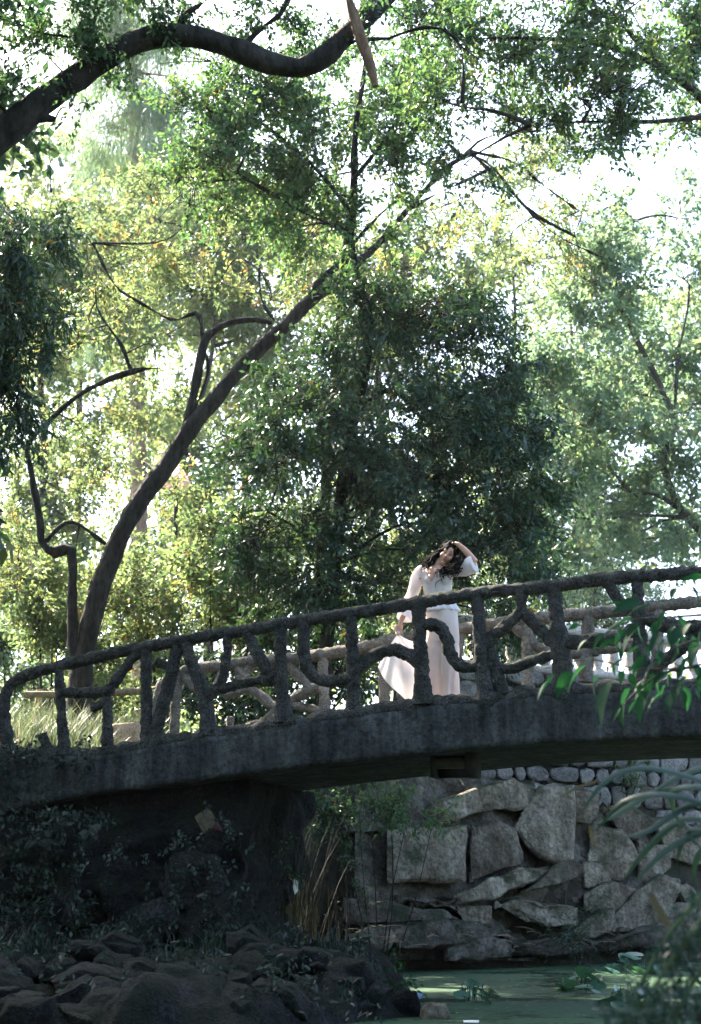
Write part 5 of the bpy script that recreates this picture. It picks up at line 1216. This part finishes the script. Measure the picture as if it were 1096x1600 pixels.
tag(tw.build('twigs', M['leaf_pl'], tsh), kind='stuff'); tag(mb.build('foliage', leaf_mat('bluish_twig_leaf', [(0, (0.014, 0.036, 0.034)), (.8, (.03, .065, .06)), (1, (.07, .11, .09))], .3, (1.2, 1.4, .9), .5, .3), tsh), kind='stuff')

# haze over the whole place
mb = MB(); mb.add([(x, y, z) for x in (-330, 330) for y in (-170, 430) for z in (-4, 38)], [[0, 1, 3, 2], [4, 6, 7, 5], [0, 4, 5, 1], [2, 3, 7, 6], [0, 2, 6, 4], [1, 5, 7, 3]])
tag(mb.build('haze', M['haze']), kind='stuff')
# ------------------------------------------------------------------ the woman on the bridge
NP = 0.80                                      # metres behind the near face
def pp(x, y, dn=0.0): return onb(x, y, NP + dn)
def ellipsoid(mb, c, U, Rt, Fw, ru, rr, rf, nu=18, nv=14):
    v = []; f = []
    for i_ in range(nv + 1):
        th = math.pi * i_ / nv
        for j_ in range(nu):
            ph = 2 * math.pi * j_ / nu
            v.append((c + U * (ru * math.cos(th)) + Rt * (rr * math.sin(th) * math.cos(ph)) + Fw * (rf * math.sin(th) * math.sin(ph)))[:])
    for i_ in range(nv):
        for j_ in range(nu): f.append([i_ * nu + j_, i_ * nu + (j_ + 1) % nu, (i_ + 1) * nu + (j_ + 1) % nu, (i_ + 1) * nu + j_])
    mb.add(v, f)
def loft(mb, rings, nu=28, seg=30, fold=None, rot=TB):
    """closed loft of flat ellipses: rows (point, rx, ry)"""
    A = spline([[*r_[0], r_[1], r_[2]] for r_ in rings], seg); ax = np.array(rot); ay = np.array(NB); th = np.arange(nu) * 2 * math.pi / nu
    v = []
    for k, q in enumerate(A):
        g = 1.0 if fold is None else fold(th, k / (seg - 1))
        v.append(q[:3] + np.outer(np.cos(th) * q[3] * g, ax) + np.outer(np.sin(th) * q[4] * g, ay))
    v = np.concatenate(v); f = [[k * nu + j, k * nu + (j + 1) % nu, (k + 1) * nu + (j + 1) % nu, (k + 1) * nu + j] for k in range(seg - 1) for j in range(nu)]
    mb.add(v, f)
    for k in (0, seg - 1):
        c = v[k * nu:(k + 1) * nu].mean(0); mb.add(np.vstack([v[k * nu:(k + 1) * nu], c]), [[j, (j + 1) % nu, nu] if k == 0 else [(j + 1) % nu, j, nu] for j in range(nu)])
def remesh(mb, vox, smooth_it=4, name='tmp'):
    o = mb.build(name, None); md = o.modifiers.new('r', 'REMESH'); md.mode = 'VOXEL'; md.voxel_size = vox; md.use_smooth_shade = True
    if smooth_it: ms = o.modifiers.new('s', 'SMOOTH'); ms.factor = 0.5; ms.iterations = smooth_it
    dg = bpy.context.evaluated_depsgraph_get(); dg.update()
    me = bpy.data.meshes.new_from_object(o.evaluated_get(dg)); old = o.data
    bpy.data.objects.remove(o); bpy.data.meshes.remove(old); return me
def me_arrays(me):
    v = np.empty(len(me.vertices) * 3); me.vertices.foreach_get('co', v); n = np.empty(len(me.vertices) * 3); me.vertices.foreach_get('normal', n)
    return v.reshape(-1, 3), n.reshape(-1, 3)
def cut(me, keep_vert):
    bm = bmesh.new(); bm.from_mesh(me); bm.verts.ensure_lookup_table()
    bmesh.ops.delete(bm, geom=[v for v in bm.verts if not keep_vert[v.index]], context='VERTS'); bm.to_mesh(me); bm.free(); me.update()

ftz = float(ztop(bs(pp(694, 1092)))) - 0.13
foot0 = pp(694, 1100); foot0.z = ftz
woman = thing('person', 'woman in white blouse and pale trousers on the bridge, hand on her dark hair', 'person', foot0)
M['skin'] = plain_mat('warm_skin', (0.57, 0.30, 0.19), 0.5, 0.35, noise=0.05)
M['hair'] = plain_mat('dark_curly_hair', (0.008, 0.005, 0.004), 0.8, 0.08, noise=0.4, nscale=40)
M['cloth'] = plain_mat('white_cotton', (0.89, 0.85, 0.84), 0.85, 0.15, trans=0.42, noise=0.04, nscale=14, bump=0.15)
M['trouser'] = plain_mat('cream_cotton', (0.88, 0.78, 0.71), 0.85, 0.15, trans=0.38, noise=0.04, nscale=14, bump=0.15)
M['lips'] = plain_mat('lips', (0.34, 0.085, 0.08), 0.45, 0.4); M['brow'] = plain_mat('dark_brow', (0.02, 0.013, 0.01), 0.7); M['eye'] = plain_mat('closed_eye_lashes', (0.02, 0.012, 0.01), 0.5)

hU = (TB * 0.50 + ZV * 0.86).normalized()                     # head up, tilted to her left
hF = (-NB + TB * 0.04 - ZV * 0.44); hF = (hF - hU * hF.dot(hU)).normalized()
hR = hF.cross(hU) * -1
if hR.dot(TB) < 0: hR = -hR
hc = pp(699.5, 866.5)
def hd(r_, u, f): return hc + hR * r_ + hU * u + hF * f
body = MB()
ellipsoid(body, hd(0, 0.022, -0.012), hU, hR, hF, 0.098, 0.074, 0.092, 24, 18)      # skull
ellipsoid(body, hd(0, -0.045, 0.018), hU, hR, hF, 0.070, 0.055, 0.066, 20, 14)      # jaw
ellipsoid(body, hd(0, -0.098, 0.052), hU, hR, hF, 0.022, 0.026, 0.024, 12, 8)       # chin
for s_ in (-1, 1):
    ellipsoid(body, hd(0.038 * s_, -0.030, 0.055), hU, hR, hF, 0.028, 0.026, 0.026, 12, 8)   # cheeks
    ellipsoid(body, hd(0.074 * s_, -0.010, -0.005), hU, hR, hF, 0.030, 0.008, 0.018, 10, 8)  # ears
    ellipsoid(body, hd(0.030 * s_, 0.026, 0.068), hU, hR, hF, 0.012, 0.022, 0.012, 10, 8)    # brow ridge
    ellipsoid(body, hd(0.011 * s_, -0.034, 0.083), hU, hR, hF, 0.008, 0.009, 0.010, 8, 6)    # nostril
ellipsoid(body, hd(0, -0.008, 0.084), (hU + hF * -0.45).normalized(), hR, (hF + hU * 0.45).normalized(), 0.030, 0.010, 0.012, 12, 8)
ellipsoid(body, hd(0, -0.031, 0.093), hU, hR, hF, 0.010, 0.011, 0.010, 10, 8)
ellipsoid(body, hd(0, -0.062, 0.072), hU, hR, hF, 0.016, 0.026, 0.014, 12, 8)       # mouth mound
tube(body, [pp(681, 897), pp(684, 888), pp(690, 878), hd(0, -0.05, -0.02)], [.060, .052, .048, .046], 14, 12)
loft(body, [(pp(692, 990), .135, .085), (pp(691, 962), .135, .085), (pp(686, 932), .112, .08), (pp(684, 908), .145, .10), (pp(684, 897), .165, .10), (pp(684, 890), .15, .075), (pp(682, 885), .06, .05)], 26, 26)
for s_ in (-1, 1): ellipsoid(body, pp(684 + 11 * s_, 905, -0.075), ZV, TB, -NB, .05, .052, .045, 12, 10)
# her right arm (left in the picture), hanging to the gathered cloth
sR, eR, wR = pp(657, 895), pp(641, 937, -.02), pp(626, 973, -.12)
tube(body, [sR + TB * .06, sR, (sR + eR) / 2, eR, (eR + wR) / 2, wR], [.05, .046, .040, .034, .030, .022], 12, 24)
hG = pp(622.5, 990, -.15)
# her left arm, raised, hand on the head
sL, eL, wL = pp(717, 892), pp(743, 879, -.04), pp(716, 850, -.05)
tube(body, [sL - TB * .06, sL, (sL + eL) / 2, eL], [.05, .046, .042, .036], 12, 18); tube(body, [eL, (eL + wL) / 2 + ZV * .012, wL], [.037, .033, .024], 12, 14)
hH = hd(0.0, 0.130, 0.0)
def hand(palm_a, palm_b, fdir, side, curl, ln=.075):
    """palm from wrist a to knuckles b, four unequal fingers and a thumb"""
    up = fdir.cross(side).normalized()
    ellipsoid(body, (palm_a + palm_b) / 2, (palm_b - palm_a).normalized(), side, up, (palm_b - palm_a).length * .62, .037, .017, 14, 10)
    tube(body, [palm_a - (palm_b - palm_a) * .3, palm_a, (palm_a + palm_b) / 2], [.022, .020, .018], 10, 8)
    for k, (o_, l_) in enumerate(((-.028, .9), (-.010, 1.05), (.009, 1.0), (.027, .78))):
        p0 = palm_b + side * o_ - (palm_b - palm_a) * .15; p1 = p0 + fdir * ln * l_ * .5 + side * o_ * .12 + up * curl * .3; p2 = p1 + fdir * ln * l_ * .3 + up * curl; p3 = p2 + fdir * ln * l_ * .16 + up * curl * 1.4
        tube(body, [p0, p1, p2, p3], [.010, .009, .0085, .007], 8, 12)
    t0 = palm_a + (palm_b - palm_a) * .25 + side * -.026; tube(body, [t0, t0 + side * -.022 + fdir * .022 + up * curl * .4, t0 + side * -.026 + fdir * .05 + up * curl * 1.2], [.013, .011, .008], 8, 10)
dG = (hG - wR).normalized()
hand(wR + dG * .015, wR + dG * .075, (dG + ZV * -.2).normalized(), (TB * .75 + NB * .6 - dG * 0).normalized(), 0.014)
hw = wL; dH = (hH + hR * -.02 - hw); dH.normalize()
hand(hw, hw + dH * .062, (dH - hU * .25).normalized(), hF, -0.012)
for (x0, x1) in ((684, 682), (700, 703)):
    tube(body, [pp(x0, 985), pp((x0 + x1) / 2, 1045), Vector(pp(x1, 1098)[:2]).to_3d() + ZV * (ftz + .09)], [.085, .056, .040], 14, 20)
    fp = Vector(pp(x1, 1098)[:2]).to_3d() + ZV * (ftz + .035); ellipsoid(body, fp - NB * .05, ZV, TB, NB, .032, .042, .115, 14, 10)
me = remesh(body, 0.0055, 3, 'body'); me.materials.clear(); me.materials.append(M['skin'])
link('body', me, woman)
# face details
def facebit(name, mat, pts, rad):
    mb = MB(); tube(mb, pts, rad, 8, 12); mb.build(name, M[mat], woman, True)
for s_ in (-1, 1):
    facebit('eyebrow', 'brow', [hd(.014 * s_, .030, .083), hd(.030 * s_, .036, .078), hd(.047 * s_, .028, .062)], [.003, .0045, .002])
    facebit('eyelashes', 'eye', [hd(.013 * s_, .006, .081), hd(.028 * s_, .001, .082), hd(.044 * s_, .006, .068)], [.002, .0045, .002])
facebit('lips', 'lips', [hd(-.024, -.060, .080), hd(-.010, -.060, .088), hd(.010, -.060, .088), hd(.024, -.060, .080)], [.003, .0085, .0085, .003])
# hair: a cap over skull plus many curling locks
hair = MB(); ellipsoid(hair, hd(0, .046, -.030), hU, hR, hF, .104, .094, .106, 24, 18)
for s_ in (-1, 1): ellipsoid(hair, hd(.078 * s_, -.012, -.035), hU, hR, hF, .085, .030, .060, 14, 12)
rs = np.random.RandomState(17)
me = remesh(hair, 0.008, 2, 'hair'); v, nrm = me_arrays(me)
v += nrm * (fbm(v, 22, 3, 4, .6) * 0.010)[:, None]; me.vertices.foreach_set('co', v.ravel()); me.update(); me.materials.clear(); me.materials.append(M['hair'])
hair_o = link('hair', me, woman)
lk = MB()
def lock(a, b, c, r_, amp, turns):
    S = spline([a[:], b[:], c[:]], 26); T = unit(np.gradient(S, axis=0)); n1_ = unit(np.cross(T, np.array([[0.2, 1, .1]]))); n2_ = np.cross(T, n1_); t = np.linspace(0, 1, 26); ph = rs.rand() * 6.28
    am = (amp * (0.25 + t))[:, None]; S = S + n1_ * am * np.cos(ph + turns * t * 6.28)[:, None] + n2_ * am * np.sin(ph + turns * t * 6.28)[:, None]
    tube(lk, S, r_ * (1 - .65 * t), 6, 40)
for k in range(46):       # left in the picture: down past the neck to the shoulder
    a = hd(-.07 - rs.rand() * .02, .05 - rs.rand() * .09, -.03 + rs.normal() * .035)
    c = pp(664 + rs.normal() * 7, 889 + rs.normal() * 5, -.05 + rs.normal() * .05); b_ = (a + c) / 2 - TB * .012 + ZV * rs.normal() * .01
    lock(a, b_, c, .009, .011, rs.uniform(1.5, 3))
for k in range(64):       # right: falls from the tilted head in front of her left shoulder
    a = hd(.082 + rs.rand() * .02, .06 - rs.rand() * .10, -.03 + rs.normal() * .03)
    c = pp(702 + rs.normal() * 9, 893 + rs.normal() * 7, -.14 + rs.normal() * .03); b_ = pp(716 + rs.normal() * 3, 883 + rs.normal() * 4, -.10 + rs.normal() * .03)
    lock(a, b_, c, .009, .013, rs.uniform(1.5, 3.2))
for k in range(30):       # under the chin towards the collar
    a = hd(.07 + rs.rand() * .03, -.06 - rs.rand() * .04, -.01 + rs.normal() * .03); c = pp(689 + rs.normal() * 6, 897 + rs.normal() * 5, -.15 + rs.normal() * .02)
    lock(a, (a + c) / 2 + NB * -.02, c, .008, .012, 2.5)
for k in range(50):       # over the crown
    an = rs.uniform(-1.5, 1.5); a = hd(.02 * math.sin(an), .138, -.02 + rs.normal() * .03); b_ = hd(.080 * math.sin(an), .105, -.02 + rs.normal() * .03); c = hd(.098 * np.sign(math.sin(an)), .0 + rs.normal() * .03, -.04 + rs.normal() * .03)
    lock(a, b_, c, .008, .007, 1.5)
lk.build('lock', M['hair'], hair_o, True)
hair_o.children[0].name = 'curls'; hair_o.children[0]['kind'] = 'stuff'

# blouse: body inflated, sleeves flared, V neck cut out
bl_ = MB()
loft(bl_, [(pp(689, 953), .150, .118), (pp(686, 938), .136, .106), (pp(685, 925), .142, .108), (pp(684, 908), .160, .120), (pp(684, 897), .182, .118), (pp(684, 889), .168, .092), (pp(682, 884), .085, .07)], 26, 26)
for s_ in (-1, 1): ellipsoid(bl_, pp(684 + 11 * s_, 905, -0.080), ZV, TB, -NB, .06, .064, .052, 12, 10)
tube(bl_, [sR + TB * .06, sR, (sR + eR) / 2, eR, pp(634, 955, -.07), pp(631, 968, -.10)], [.060, .062, .060, .058, .066, .078], 16, 30)
tube(bl_, [sL - TB * .05, sL, (sL + eL) / 2 - ZV * .012, pp(735, 884, -.035), pp(742, 881, -.045)], [.062, .066, .070, .082, .094], 16, 24)
me = remesh(bl_, 0.009, 3, 'blouse'); v, nrm = me_arrays(me)
v = v + nrm * ((vnoise(v * np.array([1, 1, .6]), 13, 8) * .012 + vnoise(v * np.array([1, 1, .35]), 30, 9) * .006))[:, None]
me.vertices.foreach_set('co', v.ravel()); me.update()
px_, py_ = topx(v); front = (v @ np.array(NB)) < (C0 / LB + NP - 0.0)
t = np.clip((908.5 - py_) / 22.0, 0, 1.2); xm = 674.5 + t * 1.0
vcut = front & (py_ < 908.5) & (px_ > 674 - t * 12.5) & (px_ < 674 + t * 13.5) & (py_ > 870)
top_cut = (py_ < 886.5) & (np.abs(px_ - 682) < 11)
dR = np.array((pp(631, 968, -.10) - eR).normalized()[:]); low = ((v - np.array(pp(631, 968, -.10)[:])) @ dR > -0.004) & (px_ < 648)
keep = ~(vcut | top_cut | low); cut(me, keep)
me.materials.clear(); me.materials.append(M['cloth']); bo = link('blouse', me, woman)
mb = MB(); loft(mb, [(pp(686, 934), .140, .112), (pp(688, 946), .162, .126), (pp(690, 956), .185, .142), (pp(690, 957.5), .16, .12)], 72, 14, fold=lambda th, k: 1 + .06 * k * np.sin(th * 15 + 1) + .03 * k * np.sin(th * 7))
mb.build('peplum', M['cloth'], woman, True)
mb = MB(); 
for k in range(3): ellipsoid(mb, pp(674.8 + k * .6, 910 + k * 5.5, -.150), ZV, TB, NB, .006, .006, .004, 8, 6)
tag(mb.build('buttons', M['trouser'], bo, True), kind='stuff')
# trousers with wide legs, the right leg pulled out to her hand
tr_ = MB()
loft(tr_, [(pp(690, 944), .138, .108), (pp(691, 962), .166, .125), (pp(692, 985), .176, .13), (pp(693, 1005), .17, .125)], 26, 16)
fd = lambda th, k: 1 + .09 * k * np.sin(th * 5 + 2 + k) + .045 * np.sin(th * 11 + k * 4)
ft = lambda x, dz: Vector((*pp(x, 1098)[:2], ftz + dz))
loft(tr_, [(pp(699, 975), .105, .12), (pp(701, 1010), .108, .12), (pp(700, 1050), .108, .125), (ft(700, .04), .118, .135)], 36, 34, fold=fd)
loft(tr_, [(pp(685, 975), .11, .12), (pp(683, 1010), .118, .12), (pp(680, 1050), .125, .125), (ft(677, .04), .135, .135)], 36, 34, fold=fd)
# gathered fan of cloth from hand to hem
Hn = np.array(hG[:]); fan = [(590, 1042, -.10), (599, 1058, -.13), (612, 1073, -.15), (627, 1087, -.15), (640, 1099, -.12), (656, 1103, -.05), (672, 1100, .0), (680, 1070, 0.02), (676, 1030, .02), (670, 1000, .03)]
E = spline([pp(*q)[:] for q in fan], 64); rows = []
for k in range(22):
    s_ = k / 21; arc = math.sin(s_ * math.pi * .5) if False else s_
    q = Hn * (1 - s_) + E * s_; cpx = np.linspace(0, 1, 64)
    q = q + np.outer(np.sin(cpx * 6.28 * 3.6 + 1.0) * .028 * s_ ** .8, np.array(NB)); q[:, 2] -= (.05 * math.sin(s_ * math.pi)) * smooth(cpx, .6, 1.0)
    q = q + np.outer(np.sin(np.clip(cpx / .18, 0, 1) * 1.57 + 1.57) * -.015 * math.sin(s_ * math.pi), np.array(TB))
    rows.append(q)
G = np.array(rows); th_ = .006; v1 = G - np.array(NB) * th_; v2 = G + np.array(NB) * th_
i = (np.arange(21)[:, None] * 64 + np.arange(63)[None]).ravel(); q1 = np.stack([i, i + 1, i + 65, i + 64], -1)
fan_mb = MB(); fan_mb.add(v1.reshape(-1, 3), q1); fan_mb.add(v2.reshape(-1, 3), q1[:, ::-1])
me = remesh(tr_, 0.009, 2, 'trousers'); v, nrm = me_arrays(me)
v = v + nrm * (vnoise(v * np.array([1, 1, .22]), 13, 21) * .016 + vnoise(v + v[:, [2, 0, 1]] * .5, 12, 23) * .006)[:, None]
me.vertices.foreach_set('co', v.ravel()); me.update(); cut(me, v[:, 2] > ftz + .035)
me.materials.clear(); me.materials.append(M['trouser']); to = link('trousers', me, woman)
fan_mb.build('pulled_trouser_leg', M['cloth'], to, True)
mb = MB(); ellipsoid(mb, hG + (hG - wR).normalized() * .0, ZV, TB, NB, .028, .02, .02, 12, 8); mb.build('gathered_cloth', M['cloth'], to, True)
